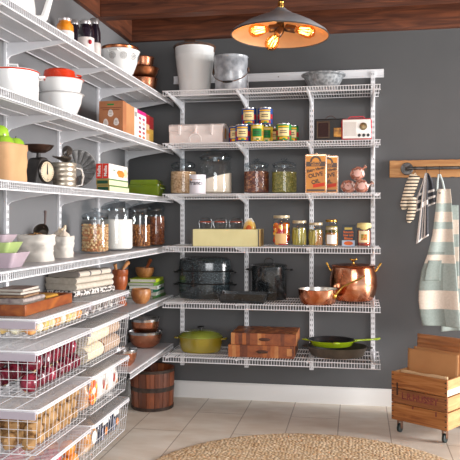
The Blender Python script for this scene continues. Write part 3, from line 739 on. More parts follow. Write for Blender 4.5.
# little box
xa, s = bk(341.6, -.33); xb, _ = bk(355.2, -.33); w_ = xb - xa; h_ = hz(224.8, s) - Z
t = thing('food_carton', 'small dark carton with orange writing between the last two jars', 'carton', ((xa + xb) / 2, -.33, Z))
MB().box(-w_/2, w_/2, 0, .045, 0, h_).build('carton', pc('charcoal card', '#3C4248'), t, bevel=.0015)
MB().box(-w_/2 + .002, w_/2 - .002, -.0006, .001, .003, h_ * .30).build('pale_panel', pc('pale blue print', '#B8C8DC'), t)
MB().prism([(w_ * .34 * math.cos(q), h_ * .17 + h_ * .09 * math.sin(q)) for q in [2 * PI * i / 20 for i in range(20)]], -.0012, .001, 'y').build('bowl_picture', pc('orange soup print', '#E06A28'), t)
text('lettering', 'Smooth\nlow salt\nBisque', .0175, pc('orange lettering', '#F0742A'), t, (0, -.001, h_ * .53), ext=.0002, bold=.0004)
MB().box(-w_ * .28, w_ * .28, -.0008, .001, h_ * .78, h_ * .88).build('gold_strip', pc('gold strip', '#C8B25A'), t)

# ================================================================ BACK SHELF 5
Z = gz(4)
M_gran = mat('black speckled enamel', '#121516', .15, c2='#7A8288', scale=300, lo=.62, hi=.72, coat=.35, detail=1, c3=None)
M_granb = mat('blue black speckled enamel', '#1C2428', .15, c2='#7C888C', scale=260, lo=.58, hi=.72, coat=.35, detail=1)
x, s = bk(205, -.125); r = 27 * s; ht = hz(256.5, s) - Z
t = thing('stacked_steamer', 'wide three-tier dark speckled steamer pot on the fifth back shelf', 'steamer', (x, -.125, Z))
h1 = ht * .37; h2 = ht * .30; h3 = ht - h1 - h2
MB().lathe([(0, 0), (r * .93, 0), (r * .97, .012), (r * .98, h1 - .005), (r * 1.02, h1 - .003), (r * 1.02, h1 - .0005), (0, h1 - .0005)], 52, sy=.68).build('pot', M_granb, t)
MB().lathe([(0, h1), (r * .98, h1), (r * .98, h1 + h2 - .005), (r * 1.02, h1 + h2 - .003), (r * 1.02, h1 + h2 - .0005), (0, h1 + h2 - .0005)], 52, sy=.68).build('steaming_tier', M_granb, t)
z0 = h1 + h2
MB().lathe([(0, z0), (r * .98, z0), (r * .97, z0 + h3 * .55), (r * .94, z0 + h3 * .78), (r * .84, z0 + h3 * .92), (r * .5, z0 + h3 * .99), (0, ht)], 52, sy=.68).build('domed_lid', M_granb, t)
for zz in (h1 - .001, h1 + h2 - .001):
    MB().tube([(r * 1.025 * math.cos(a), r * .68 * 1.025 * math.sin(a), zz) for a in [2*PI*i/52 for i in range(52)]], .0042, 6, closed=True).build('rim_band', M_black, t)
for zz in (h1 - .012, h1 + h2 - .012):
    for q in (-1, 1):
        a = MB(); a.tube([(q * r * .97, -.028, zz), (q * (r + .020), -.026, zz), (q * (r + .026), -.014, zz), (q * (r + .026), .014, zz), (q * (r + .020), .026, zz), (q * r * .97, .028, zz)], .004, 8)
        a.build('side_handle', M_black, t)
x, s = bk(269, -.118); r = 17.6 * s; ht = hz(264.5, s) - Z
t = thing('stock_pot', 'tall black speckled stock pot behind the roasting tray', 'pot', (x, -.118, Z))
MB().lathe(shell([(0, 0), (r * .95, 0), (r, .010), (r, ht - .012), (r * 1.02, ht - .010)]), 48).build('pot', M_gran, t)
l_ = MB().lathe([(0, ht - .009), (r * 1.03, ht - .009), (r * 1.04, ht - .004), (r * .95, ht + .002), (r * .4, ht + .010), (0, ht + .011)], 48).build('lid', M_gran, t)
MB().tube([(-.028, 0, ht + .008)] + [(-.028 * math.cos(PI * i / 10), 0, ht + .012 + .026 * math.sin(PI * i / 10)) for i in range(11)] + [(.028, 0, ht + .008)], .003, 8).build('lid_handle', M_black, l_)
for q in (-1, 1):
    MB().tube([(q * r * .97, -.03, ht - .032), (q * (r + .024), -.028, ht - .030), (q * (r + .034), 0, ht - .030), (q * (r + .024), .028, ht - .030), (q * r * .97, .03, ht - .032)], .0045, 8).build('side_handle', M_black, t)
# roasting tray
xa, s = bk(215.5, -.388); xb, _ = bk(267, -.388); w_ = xb - xa; h_ = .052
t = thing('roasting_tray', 'low dark speckled roasting tray at the shelf front', 'roasting tray', ((xa + xb) / 2, -.388, Z))
def rrect(w, d, r, z, n=5):
    o = []
    for cx, cy, a in ((w/2 - r, d - r, 0), (-w/2 + r, d - r, 90), (-w/2 + r, r, 180), (w/2 - r, r, 270)):
        for i in range(n + 1):
            q = R(a + 90 * i / n); o.append((cx + r * math.cos(q), cy + r * math.sin(q), z))
    return o
def loft(rings, cap0=True, cap1=True, m=0):
    b = MB(); n = len(rings[0]); v = [p for r_ in rings for p in r_]; f = []
    for k in range(len(rings) - 1):
        for i in range(n): f.append((k*n + i, k*n + (i+1) % n, (k+1)*n + (i+1) % n, (k+1)*n + i))
    if cap0: f.append(tuple(range(n))[::-1])
    if cap1: f.append(tuple((len(rings)-1)*n + i for i in range(n)))
    return b.add(v, f, m)
def off(pts, dx, dy, z=None): return [(p[0] + dx, p[1] + dy, p[2] if z is None else z) for p in pts]
d_ = .145
loft([off(rrect(w_ - .05, d_ - .03, .02, 0), 0, .015), off(rrect(w_ - .03, d_ - .015, .024, .012), 0, .0075), rrect(w_, d_, .028, h_), off(rrect(w_ + .010, d_ + .01, .030, h_ + .001), 0, -.005), off(rrect(w_ + .010, d_ + .01, .030, h_ + .004), 0, -.005), off(rrect(w_ - .006, d_ - .006, .026, h_ + .003), 0, .003),
      off(rrect(w_ - .036, d_ - .02, .022, .013), 0, .010)]).build('tray', M_gran, t)
for q in (-1, 1):
    MB().tube([(q * w_/2, .045, h_), (q * (w_/2 + .022), .05, h_ + .006), (q * (w_/2 + .026), .08, h_ + .007), (q * (w_/2 + .022), .11, h_ + .006), (q * w_/2, .115, h_)], .0035, 8).build('side_handle', M_gran, t)
# big copper pot
M_cop = mat('polished copper', '#DC9068', .18, 1, c2='#EDB494', c3='#C47450', scale=9, bump=.25, bdist=.004, detail=3)
x, s = bk(353.3, -.146); r = 23.5 * s; ht = hz(265.5, s) - Z
t = thing('copper_stew_pot', 'big round copper pot with lid and brass handles on the fifth back shelf', 'pot', (x, -.146, Z))
MB().lathe(shell([(0, 0), (r * .62, 0), (r * .80, .010), (r * .93, ht * .2), (r, ht * .45), (r * .98, ht * .7), (r * .9, ht * .93), (r * .89, ht * .97)]), 56).build('pot', M_cop, t)
l_ = MB().lathe([(0, ht * .975), (r * .92, ht * .975), (r * .93, ht * .99), (r * .90, ht + .004), (r * .5, ht + .010), (0, ht + .013)], 48).build('lid', mat('dark copper lid', '#A45A3E', .25, 1, c2='#C47A58', scale=20), t)
MB().lathe([(0, ht + .012), (.006, ht + .012), (.005, ht + .020), (.010, ht + .026), (0, ht + .03)], 14).build('knob_stem', M_brass, l_)
MB().ball((-.010, 0, ht + .034), (.013, .006, .006), 12, rot=Matrix.Rotation(.4, 3, 'Y')).build('knob_leaf', M_brass, l_)
MB().ball((.010, 0, ht + .034), (.013, .006, .006), 12, rot=Matrix.Rotation(-.4, 3, 'Y')).build('knob_leaf', M_brass, l_)
for q in (-1, 1):
    MB().tube([(q * r * .88, 0, ht * .84), (q * r * .98, 0, ht * .88), (q * (r * 1.06), 0, ht * .98), (q * (r * 1.13), 0, ht * 1.06), (q * (r * 1.16), 0, ht * 1.07)], [.009, .006, .005, .007, .003], 10).build('side_handle', M_brass, t)
# sauté pan
x, s = bk(318, -.302); r = 19.8 * s; h_ = .082
t = thing('copper_saute_pan', 'low copper saute pan with tinned inside and brass handle', 'pan', (x, -.302, Z))
pn = MB().lathe([(0, 0), (r * .78, 0), (r * .88, .010), (r * .96, h_ * .5), (r, h_), (r * .985, h_ + .002)], 52).build('pan', M_cop, t)
MB().lathe([(r * .985, h_ + .002), (r * .965, h_), (r * .93, h_ * .5), (r * .84, .012), (0, .008)], 52).build('tinned_lining', mat('tin lining', '#D8D4CC', .3, .9), t)
hd = [(r * .80, -r * .50, h_ * .55), (r * 1.0, -r * .55, h_ * .85), (r * 1.25, -r * .50, h_ * 1.25), (r * 1.6, -r * .42, h_ * 1.48), (r * 2.05, -r * .35, h_ * 1.75), (r * 2.35, -r * .3, h_ * 2.0)]
MB().tube(hd, [.010, .006, .0045, .0045, .0055, .004], 8).build('handle', M_brass, t)
MB().ball((r * .86, -r * .54, h_ * .6), (.010, .008, .018), 12).build('handle_plate', M_brass, t)

# ================================================================ BACK SHELF 6
Z = gz(5)
M_olive = mat('mustard green enamel', '#8A7A1E', .16, coat=.8, c2='#95852A', scale=5)
M_olid = mat('olive green enamel lid', '#7C8428', .16, coat=.8, c2='#8E9A3C', scale=5)
x, s = bk(200.8, -.2); r = 22 * s; ht = hz(336, s) - Z
t = thing('dutch_oven', 'green enamelled oval casserole on the lowest back shelf', 'casserole', (x, -.2, Z))
MB().lathe([(0, 0), (r * .86, 0), (r * .93, .010), (r * .97, ht * .45), (r * 1.0, ht * .96), (r * 1.02, ht * .98), (r * 1.02, ht - .0005), (0, ht - .0005)], 56, sy=.8).build('pot', M_olive, t)
l_ = MB().lathe([(0, ht), (r * 1.03, ht), (r * 1.04, ht + .004), (r * .98, ht + .010), (r * .86, ht + .022), (r * .5, ht + .034), (0, ht + .038)], 56, sy=.8).build('lid', M_olid, t)
MB().lathe([(0, ht + .036), (.008, ht + .036), (.007, ht + .046), (.021, ht + .052), (.021, ht + .057), (.012, ht + .061), (0, ht + .062)], 24).build('knob', M_black, l_)
for q in (-1, 1):
    a = MB(); pts = [(q * r * .98, -.042), (q * (r + .022), -.034), (q * (r + .030), -.015), (q * (r + .030), .015), (q * (r + .022), .034), (q * r * .98, .042)]
    if q < 0: pts = pts[::-1]
    a.prism(pts, ht - .014, ht - .003, 'z').build('ear_handle', M_olive, t, bevel=.004)
# butcher blocks
M_blk = [wood('end grain honey', '#96501F', '#AE6632', sc=30), wood('end grain dark', '#54260F', '#743A1A', sc=30), wood('end grain mid', '#783A18', '#945024', sc=30), wood('end grain pale', '#A8683A', '#BC8048', sc=30)]
def block(label, px0, px1, Y, z, h, d, seed):
    xa, s = bk(px0, Y); xb, _ = bk(px1, Y); w = xb - xa; rnd = random.Random(seed)
    t = thing('cutting_board', label, 'cutting board', ((xa + xb) / 2, Y, z), 0, 'thick wooden boards on the lowest back shelf')
    a = MB(); nx = 17; ny = 11
    for i in range(nx):
        for j in range(ny):
            a.box(-w/2 + w * i / nx, -w/2 + w * (i + 1) / nx, d * j / ny, d * (j + 1) / ny, 0, h, rnd.choice((0, 1, 2, 2, 3)))
    a.build('end_grain_block', M_blk, t, flat=True)
    b = MB()
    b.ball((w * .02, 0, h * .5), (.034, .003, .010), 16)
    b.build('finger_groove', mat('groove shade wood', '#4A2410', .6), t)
    if seed == 2:
        b = MB(); b.tube([(-.02, -.002, h * .45), (-.008, -.016, h * .45), (.008, -.016, h * .45)], .004, 8); b.tube([(-.03, -.004, h * .45), (.04, -.012, h * .45)], .003, 8)
        b.build('bent_handle', M_rust, t)
        b = MB(); b.box(w/2 - .04, w/2 - .012, -.0012, .001, h * .2, h * .8); b.build('pale_inlay', M_blk[3], t)
    return t
block('lower thick end-grain board of the pile of two', 228.3, 294, -.345, Z, .068, .27, 2)
block('upper thick end-grain board of the pile of two', 231, 296, -.33, Z + .0684, .066, .27, 5)
# skillets
M_iron = mat('seasoned cast iron', '#2A2624', .5, c2='#3A342E', scale=30, bump=.2)
M_iron2 = mat('brown cast iron', '#4A4036', .45, c2='#5A4E40', scale=20, bump=.2)
x, s = bk(337, -.2); r = 30.5 * s; h_ = .055
t = thing('cast_iron_skillet', 'large black iron skillet underneath the green one', 'skillet', (x, -.2, Z)); sy = .82
MB().lathe([(0, 0), (r * .80, 0), (r * .86, .006), (r * .98, h_), (r * 1.0, h_ + .002)], 56, sy=sy).build('pan', M_iron2, t)
MB().lathe([(r * 1.0, h_ + .002), (r * .96, h_ + .002), (r * .84, .009), (0, .006)], 56, sy=sy).build('cooking_surface', M_iron, t)
MB().prism([(r * .95, -.020), (r * 1.10, -.014), (r * 1.16, 0), (r * 1.10, .014), (r * .95, .020)], h_ - .010, h_, 'z').build('helper_handle', M_iron, t, bevel=.003)
MB().prism([(-r * .95, -.030), (-r * 1.08, -.024), (-r * 1.13, 0), (-r * 1.08, .024), (-r * .95, .030)][::-1], h_ - .010, h_, 'z').build('helper_handle', M_iron, t, bevel=.003)
M_lime = mat('lime green enamel', '#9CB61E', .15, coat=.8)
x2, s = bk(331.5, -.21); r2 = 23.3 * s; zb = Z + .0585
t = thing('enamel_skillet', 'lime green skillet with black inside resting on the large iron one', 'skillet', (x2, -.21, zb)); h2 = .036; sy = .85
MB().lathe([(0, 0), (r2 * .80, 0), (r2 * .86, .004), (r2 * .99, h2 * .9), (r2 * 1.02, h2)], 56, sy=sy).build('pan', M_lime, t)
MB().lathe([(r2 * 1.02, h2), (r2 * .97, h2), (r2 * .84, .008), (0, .006)], 56, sy=sy).build('cooking_surface', mat('satin black enamel', '#16181B', .3), t)
MB().ball((.03, -r2 * sy * .99, h2 * .88), (.022, .012, .008), 16).build('pour_spout', M_lime, t)
MB().prism([(-r2 * .95, -.03), (-r2 * 1.12, -.02), (-r2 * 1.28, 0), (-r2 * 1.12, .02), (-r2 * .95, .03)][::-1], h2 - .008, h2 - .001, 'z').build('helper_handle', M_lime, t, bevel=.003)
a = MB(); v = []; pts = [(r2 * .95, 0, .018), (r2 * 1.2, 0, .012), (r2 * 1.6, 0, .010), (r2 * 1.95, 0, .013), (r2 * 2.05, 0, .006)]
a.tube([(p[0], p[1], h2 - .006 + .02 * i / 4) for i, p in enumerate(pts)], [.008, .0065, .006, .0075, .005], 10)
a.build('long_handle', M_lime, t)
# ================================================================ LEFT SHELF 1 (top)
Z = lz(0); G = None
X = .15; y, s = lf(12, X)
t = thing('enamel_coffee_pot', 'large white enamel coffee pot with tall spout, nearest on the top left shelf', 'coffee pot', (X, y, Z), R(-55))
M_char = mat('scorched pot base', '#5A504C', .6, c2='#9A8E86', c3='#3A3230', scale=14)
r = .088
MB().lathe([(0, .001), (r * .96, .001), (r, .004), (r * .99, .06), (r * .80, .20), (r * .62, .24), (r * .60, .25), (0, .25)], 48).build('body', M_enamel, t)
MB().lathe([(0, 0), (r * .93, 0), (r * .97, .003), (0, .003)], 40).build('scorched_base', M_char, t)
MB().tube([(0, r * .80, .024), (0, r * 1.14, .028), (0, r * 1.36, .040), (0, r * 1.48, .075), (0, r * 1.62, .12), (0, r * 1.9, .17)], [.021, .019, .015, .013, .012, .010], 16).build('spout', M_enamel, t)
MB().lathe([(0, .2505), (r * .6, .2505), (r * .5, .27), (.012, .285), (.012, .30), (0, .302)], 32).build('lid', M_enamel, t)
MB().tube([(0, -r * .75, .21), (0, -r * 1.4, .20), (0, -r * 1.5, .12), (0, -r * .97, .06)], .008, 10).build('handle', M_enamel, t)
M_bcap = mat('grey metal cap', '#B8B4B4', .3, .7)
def bottle(label, px, X, ytop, rr, cm, lm, cap, kind):
    y, s = lf(px, X); h = hz(ytop, s) - Z
    t = thing('sauce_bottle', label, 'bottle', (X, y, Z), 0, 'bottles of drink on the top left shelf')
    MB().lathe([(0, 0), (rr * .95, 0), (rr, .005), (rr, h * .60), (rr * .98, h * .74), (rr * .80, h * .82), (rr * .66, h * .87), (rr * .66, h * .90), (0, h * .90)], 28).build('bottle', cm, t)
    MB().lathe([(0, h * .895), (rr * .74, h * .895), (rr * .76, h * .91), (rr * .76, h * .985), (rr * .68, h), (0, h)], 24).build('cap', M_bcap, t)
    MB().lathe([(rr + .0004, h * .06), (rr + .0008, h * .07), (rr + .0008, h * .52), (rr + .0004, h * .53)], 28).build('paper_label', lm, t)
    a = R(-40)
    q = MB().ball(((rr + .0006) * math.cos(a), (rr + .0006) * math.sin(a), h * .40), (.009, .009, .011), 12).build('red_emblem', M_rd, t) if kind else None
M_orj = mat('orange drink', '#E0801A', .15, c2='#EE9A30', scale=30, coat=.8); M_dkj = mat('dark purple syrup', '#1E1620', .12, coat=.9, c2='#2A2230', scale=30)
M_lab = mat('off white printed label', '#EDE6E2', .5, c2='#DDD0CC', scale=40)
bottle('orange filled bottle with a grey cap, leftmost on the top shelf', 65, .20, 18.5, .037, M_orj, M_lab, 0, 0)
bottle('dark bottle standing behind the orange one', 74.5, .115, 20.5, .030, M_dkj, M_dkj, 0, 0)
bottle('dark bottle with a white label and red emblem', 86, .21, 21, .037, M_dkj, M_lab, 0, 1)
bottle('slim dark bottle at the right of the bottle group', 94.5, .14, 19, .031, M_dkj, M_lab, 0, 0)
# colander with copper bowl inside
X = .175; y, s = lf(120, X); r = 19.5 * s; h = hz(52, s) - Z
t = thing('colander', 'white enamel colander on a foot ring beside the bottles', 'colander', (X, y, Z))
pr = [(0, .02), (r * .35, .02), (r * .36, 0), (r * .42, 0), (r * .45, .022), (r * .68, .045), (r * .88, h * .62), (r * .985, h * .93), (r * 1.03, h)]
MB().lathe(pr + [(r * 1.01, h + .002), (r * .96, h * .93), (r * .86, h * .62), (r * .66, .05), (r * .4, .028), (0, .026)], 52).build('bowl', M_enamel, t)
mb = MB()
for a0 in (-95, -60, -25, 10):
    for ring, n in ((0, 1), (.008, 6), (.0155, 11)):
        for i in range(n):
            q = 2 * PI * i / max(n, 1); da = ring * math.cos(q) / (r * .85); dz = ring * math.sin(q)
            zz = h * .77 + dz; rr = r * (.88 + (zz - h * .62) / (h * .31) * .105) + .0006
            aa = R(a0) + da; mb.ball((rr * math.cos(aa), rr * math.sin(aa), zz), (.0027, .0027, .0027), 6)
mb.build('drain_holes', mat('hole shade', '#2E2B2B', .8), t)
for q in (-1, 1):
    MB().tube([(-.03 , q * r * .99, h * .9), (-.026, q * (r + .020), h * .93), (.026, q * (r + .020), h * .93), (.03, q * r * .99, h * .9)], .0035, 8).build('side_handle', M_enamel, t)
t = thing('copper_bowl', 'copper bowl nested in the white colander', 'bowl', (X, y, Z + h - .03))
M_cop3 = mat('dark copper', '#B0623C', .28, 1, c2='#D08A60', scale=26, bump=.2)
MB().lathe(shell([(0, 0), (r * .7, .002), (r * .84, .02), (r * .9, .048), (r * .95, .05)], .0016), 44).build('bowl', M_cop3, t)
# copper bowl stack
X = .155; y, s = lf(143, X)
def cbowl(label, z, r, h, m):
    t = thing('copper_bowl', label, 'bowl', (X, y, z), 0, 'stack of copper bowls in the corner')
    MB().lathe(shell([(0, 0), (r * .55, 0), (r * .80, h * .28), (r * .95, h * .65), (r * .99, h * .95), (r * 1.02, h)], .0018), 48).build('bowl', m, t)
    MB().tube(arc((0, 0, h), r * 1.02, 0, 2 * PI * 43 / 44, 43, 'xy'), .0025, 6, closed=True).build('rolled_rim', m, t); return t
r = 15.3 * s
cbowl('largest copper bowl, at the bottom of the corner stack', Z, r * .93, .108, M_copper_s)
cbowl('middle copper bowl of the corner stack, with the rolled rim', Z + .100, r, .070, M_cop3)
cbowl('small copper bowl on top of the corner stack', Z + .150, r * .72, .085, M_copper_s)

# ================================================================ LEFT SHELF 2
Z = lz(1)
X = .17; y, s = lf(13, X); r = 25.5 * s; h = hz(71, s) - Z
t = thing('enamel_casserole', 'white enamel casserole with a red rim beside the apple bag, above it', 'casserole', (X, y, Z), R(-65))
MB().lathe([(0, 0), (r * .94, 0), (r * .97, .004), (r * .99, h * .9), (r * 1.0, h * .94), (0, h * .94)], 52).build('pot', M_enamel, t)
MB().tube(arc((0, 0, h * .945), r * 1.0, 0, 2 * PI * 51 / 52, 51, 'xy'), .003, 6, closed=True).build('red_rim', M_red, t)
l_ = MB().lathe([(0, h * .95), (r * .99, h * .95), (r * .98, h * .985), (r * .6, h * 1.05), (0, h * 1.07)], 48).build('lid', M_enamel, t)
MB().tube([(0, -.018, h * 1.05), (0, -.016, h * 1.05 + .018), (0, .016, h * 1.05 + .018), (0, .018, h * 1.05)], .0045, 8).build('lid_handle', M_enamel, l_)
hd = MB().tube([(-.026, r * .97, h * .80), (-.022, r + .018, h * .82), (.022, r + .018, h * .82), (.026, r * .97, h * .80)], .0045, 8).build('side_handle', M_enamel, t)
MB().tube([(-.02, r + .019, h * .82), (.02, r + .019, h * .82)], .0055, 8).build('red_grip', M_red, hd)
X = .165; y, s = lf(60.5, X); r = 23 * s; h1 = hz(94.5, s) - Z; h2 = hz(80, s) - Z
def ebowl(label, z, h, mrim):
    t = thing('enamel_bowl', label, 'bowl', (X, y, z), 0, 'nested white enamel bowls')
    MB().lathe(shell([(0, 0), (r * .5, 0), (r * .72, h * .25), (r * .88, h * .62), (r * .94, h * .93), (r * 1.0, h * .97)], .002), 52).build('bowl', M_enamel, t)
    MB().tube(arc((0, 0, h * .98), r * 1.005, 0, 2 * PI * 51 / 52, 51, 'xy'), .0022, 6, closed=True).build('rim', mrim, t); return t
ebowl('lower white enamel bowl with a thin grey rim', Z, h1, mat('grey enamel edge', '#A8A4A4', .3)); ebowl('upper white enamel bowl with a red rim', Z + h1 - .045, h2 - h1 + .045, M_red)
zt = Z + h2 + .004; r2 = r * .82
t = thing('enamel_pot', 'small red enamel pot upside down on the white bowls', 'pot', (X, y - .01, zt), R(-60))
MB().lathe([(0, .034), (r2 * .7, .036), (r2 * .80, .030), (r2 * .86, .006), (r2 * .88, 0), (0, 0)], 44).build('pot', M_red, t)
MB().tube([(.03, r2 * .84, .014), (.026, r2 + .006, .012), (-.01, r2 + .012, .012), (-.03, r2 * .8, .014)], .0035, 8).build('side_handle', M_red, t)
# boxes standing
M_kraft = mat('brown card', '#A86A44', .7, c2='#B5784F', scale=10); M_kraftL = mat('light brown card', '#C08A5C', .7, c2='#B47C50', scale=10)
def carton(label, pxs, X1, w, y0, y1, h, mats, z=None, name='food_carton', grp='cartons standing on the second left shelf'):
    t = thing(name, label, 'carton', (X1 - w, y0, Z if z is None else z), 0, grp)
    MB().box(0, w, 0, y1 - y0, 0, h).build('carton', mats, t, bevel=.0012); return t
X1 = .268; y0, s = lf(123, X1); h = hz(100.5, s) - Z
ys = [lf(p, X1)[0] for p in (123, 126.6, 131.2, 135.3, 137.9, 147, 150.5, 154.8)]
cl = ['brown egg carton box with white egg prints facing the room', 'second brown carton, plain', 'third brown carton, paler']
w = .128
for i in range(3):
    t = carton(cl[i], None, X1 - .002 * i, w, ys[i], ys[i + 1] - .003, h - .002 * i, M_kraft if i == 0 else M_kraftL)
    if i == 0:
        for (ex, ez) in ((.036, .052), (.092, .055), (.062, .100)):
            b = MB(); b.prism([(ex + (.013 if math.sin(q) > 0 else .015) * math.cos(q), ez + (.023 if math.sin(q) > 0 else .016) * math.sin(q)) for q in [2*PI*k/20 for k in range(20)]], -.0008, .001, 'y')
            o = b.build('egg_print', pc('white egg print', '#E6DAD2'), t)
            b = MB()
            for dz in (-.004, .004, .010): b.box(ex - .007, ex + .007, -.0012, 0, ez + dz - .001, ez + dz + .001)
            b.build('egg_lettering', pc('grey print', '#8A7A74'), o)
        MB().box(.045, .080, -.0008, .001, h - .022, h - .014).build('green_print', M_grn, t)
        b = MB()
        for k, (a_, b_) in enumerate(((.008, .12), (.02, .11))): b.box(a_, b_, -.0008, .001, h - .036 - .01 * k, h - .033 - .01 * k)
        b.build('brown_lines', pc('dark brown print', '#7A3A2A'), t)
M_mag = pc('white box card', '#E4E0DC')
t = carton('narrow white carton right of the brown ones', None, X1 - .004, w, ys[3], ys[4] - .002, h - .004, M_mag)
MB().box(w - .001, w + .0008, .003, ys[4] - ys[3] - .006, h * .7, h * .85).build('grey_print', pc('grey print block', '#9A9A94'), t)
t = carton('white and pink carton with rows of small pictures', None, X1 - .004, w, ys[4], ys[5] - .002, h - .006, M_mag)
L_ = ys[5] - ys[4] - .004
b = MB(); b.box(w - .001, w + .0008, .002, L_, h * .84, h * .96); b.build('magenta_band', pc('magenta print', '#C8287A'), t)
for k in range(5):
    b = MB()
    for j in range(2): b.ball((w + .0003, L_ * (.3 + .42 * j), h * (.10 + .15 * k)), (.001, L_ * .14, h * .045), 8)
    b.build('round_pictures', pc('product picture', ['#D8602A', '#B83A4A', '#7A4A6A', '#D89A8A', '#B82A6A'][k]), t)
t = carton('cream carton with a dark red top band', None, X1 - .006, w, ys[5], ys[6] - .002, h - .008, pc('beige card', '#C8A882'))
MB().box(w - .001, w + .0008, .002, ys[6] - ys[5] - .004, h * .62, h * .94).build('red_band', pc('deep red print', '#A01C22'), t)
MB().box(w - .001, w + .0008, .004, ys[6] - ys[5] - .006, h * .30, h * .42).build('gold_band', M_gold, t)
t = carton('dark red and gold carton at the right end of the row', None, X1 - .008, w, ys[6], ys[7], h - .010, pc('ochre card', '#A8843A'))
MB().box(w - .001, w + .0008, .002, ys[7] - ys[6] - .002, h * .5, h * .94).build('red_band', pc('dark red print', '#7A1A1C'), t)

# ================================================================ LEFT SHELF 3
Z = lz(2)
X = .175; y, s = lf(-1, X)
M_bag = mat('brown paper bag', '#D2A678', .75, c2='#C4966A', scale=6, bump=.35, bdist=.004)
def paper_bag(name, label, cat, x, y, z, w, d, h, m, fold=.18, rz=0, seed=1, puff=.06, grp=None, cuff=.035):
    t = thing(name, label, cat, (x, y, z), rz, grp); n = 40; rows = 16; b = MB(); v = []
    for k in range(rows + 1):
        u = k / rows; zz = u * h
        for i in range(n):
            a = 2 * PI * i / n; p = 5
            c, s_ = math.cos(a), math.sin(a); q = (abs(c) ** p + abs(s_) ** p) ** (-1 / p)
            wob = 1 + puff * (noise.noise((c * 1.6 + seed, s_ * 1.6, u * 4.5)) + .5 * noise.noise((c * 4 + seed, s_ * 4, u * 9))) * (.4 + 1.2 * math.sin(PI * min(u, .95)))
            if u > 1 - fold: wob *= 1.0 + cuff
            v.append((w/2 * c * q * wob, d/2 * s_ * q * wob, zz + (.006 * noise.noise((c * 2, s_ * 2, seed)) if u == 1 else 0)))
    f = [(k*n + i, k*n + (i+1) % n, (k+1)*n + (i+1) % n, (k+1)*n + i) for k in range(rows) for i in range(n)] + [tuple(range(n))[::-1]]
    b.add(v, f); b.build('bag', m, t, solid=.002, sharp=50)
    return t
ha = hz(144.5, s) - Z
paper_bag('paper_bag', 'open brown paper bag of green apples at the near end of the third left shelf', 'bag', X, y, Z, .165, .155, ha, M_bag, puff=.02)
M_apple = mat('green apple skin', '#8CB82A', .25, c2='#A6CC3E', scale=12, coat=.3); M_stem = mat('brown stalk', '#4A3018', .7)
al = ['at the front right of the bag', 'in the middle, heaped highest', 'at the back right', 'at the near left', 'at the far left']
ap = [(.041, .040, ha - .008), (.0, .0, ha + .034), (-.041, .040, ha - .008), (.041, -.040, ha - .008), (-.041, -.040, ha - .008)]
for i, (dx, dy, dz) in enumerate(ap):
    t = thing('green_apple', 'green apple ' + al[i], 'apple', (X + dx, y + dy, Z + dz), i * 1.3, 'green apples in the paper bag')
    MB().lathe([(0, .022), (.006, .028), (.018, .033), (.031, .022), (.036, 0), (.031, -.020), (.018, -.032), (.006, -.033), (0, -.030)], 24).build('fruit', M_apple, t)
    MB().tube([(0, 0, .022), (.002, 0, .034), (.004, 0, .042)], .0013, 5).build('stalk', M_stem, t)
# kitchen scale
X = .13; y, s = lf(38.5, X)
M_scale = mat('black painted iron', '#22201F', .4, c2='#34302E', scale=30)
t = thing('kitchen_scale', 'old black kitchen scale with round dial and dark metal pan beside the apple bag', 'scale', (X, y, Z), R(76))
hd_ = hz(157.5, s) - Z; r = 10 * s
b = MB(); b.prism([(-.062, 0), (.062, 0), (.058, .02), (.047, hd_ * .5), (.030, hd_ * .9), (.016, hd_), (-.016, hd_), (-.030, hd_ * .9), (-.047, hd_ * .5), (-.058, .02)], -.032, .032, 'y'); b.build('body', M_scale, t, bevel=.006)
q = MB().lathe([(0, 0), (r * 1.12, 0), (r * 1.16, .005), (r * 1.05, .010), (r * 1.0, .006)], 36).build('dial_rim', mat('pewter rim', '#5A5450', .3, .8), t); q.rotation_euler = (PI/2, 0, 0); q.location = (.008, -.032, hd_ * .52)
q2 = MB().lathe([(0, .006), (r * 1.0, .006), (r * 1.0, .007), (0, .007)], 36).build('dial_face', mat('yellowed dial face', '#DCCDB0', .5, c2='#C8B494', scale=20), t); q2.rotation_euler = (PI/2, 0, 0); q2.location = (.008, -.032, hd_ * .52)
b = MB()
for k in range(24):
    a = 2 * PI * k / 24; L_ = .14 if k % 6 else .24
    b.tube([(r * .92 * math.cos(a), r * .92 * math.sin(a), .0073), (r * (.92 - L_) * math.cos(a), r * (.92 - L_) * math.sin(a), .0073)], .0009, 4)
b.build('tick_marks', M_ink, q2)
MB().prism([(-.004, -.012), (.004, -.012), (.0015, r * .75), (-.0015, r * .75)], .0078, .0088, 'z').build('pointer', M_ink, q2)
zp = hz(153, s) - Z
MB().lathe([(0, hd_ - .002), (.010, hd_), (.008, zp), (0, zp)], 16).build('pan_post', M_scale, t)
rp = 15.5 * s
MB().lathe([(0, zp), (rp * .45, zp + .001), (rp * .8, zp + .014), (rp, zp + .030), (rp * 1.01, zp + .032), (rp * .98, zp + .031), (rp * .78, zp + .018), (rp * .4, zp + .006), (0, zp + .005)], 40, sy=.95).build('weighing_pan', mat('dark patinated pan', '#3C2E28', .35, .7, c2='#5E4438', scale=14), t)
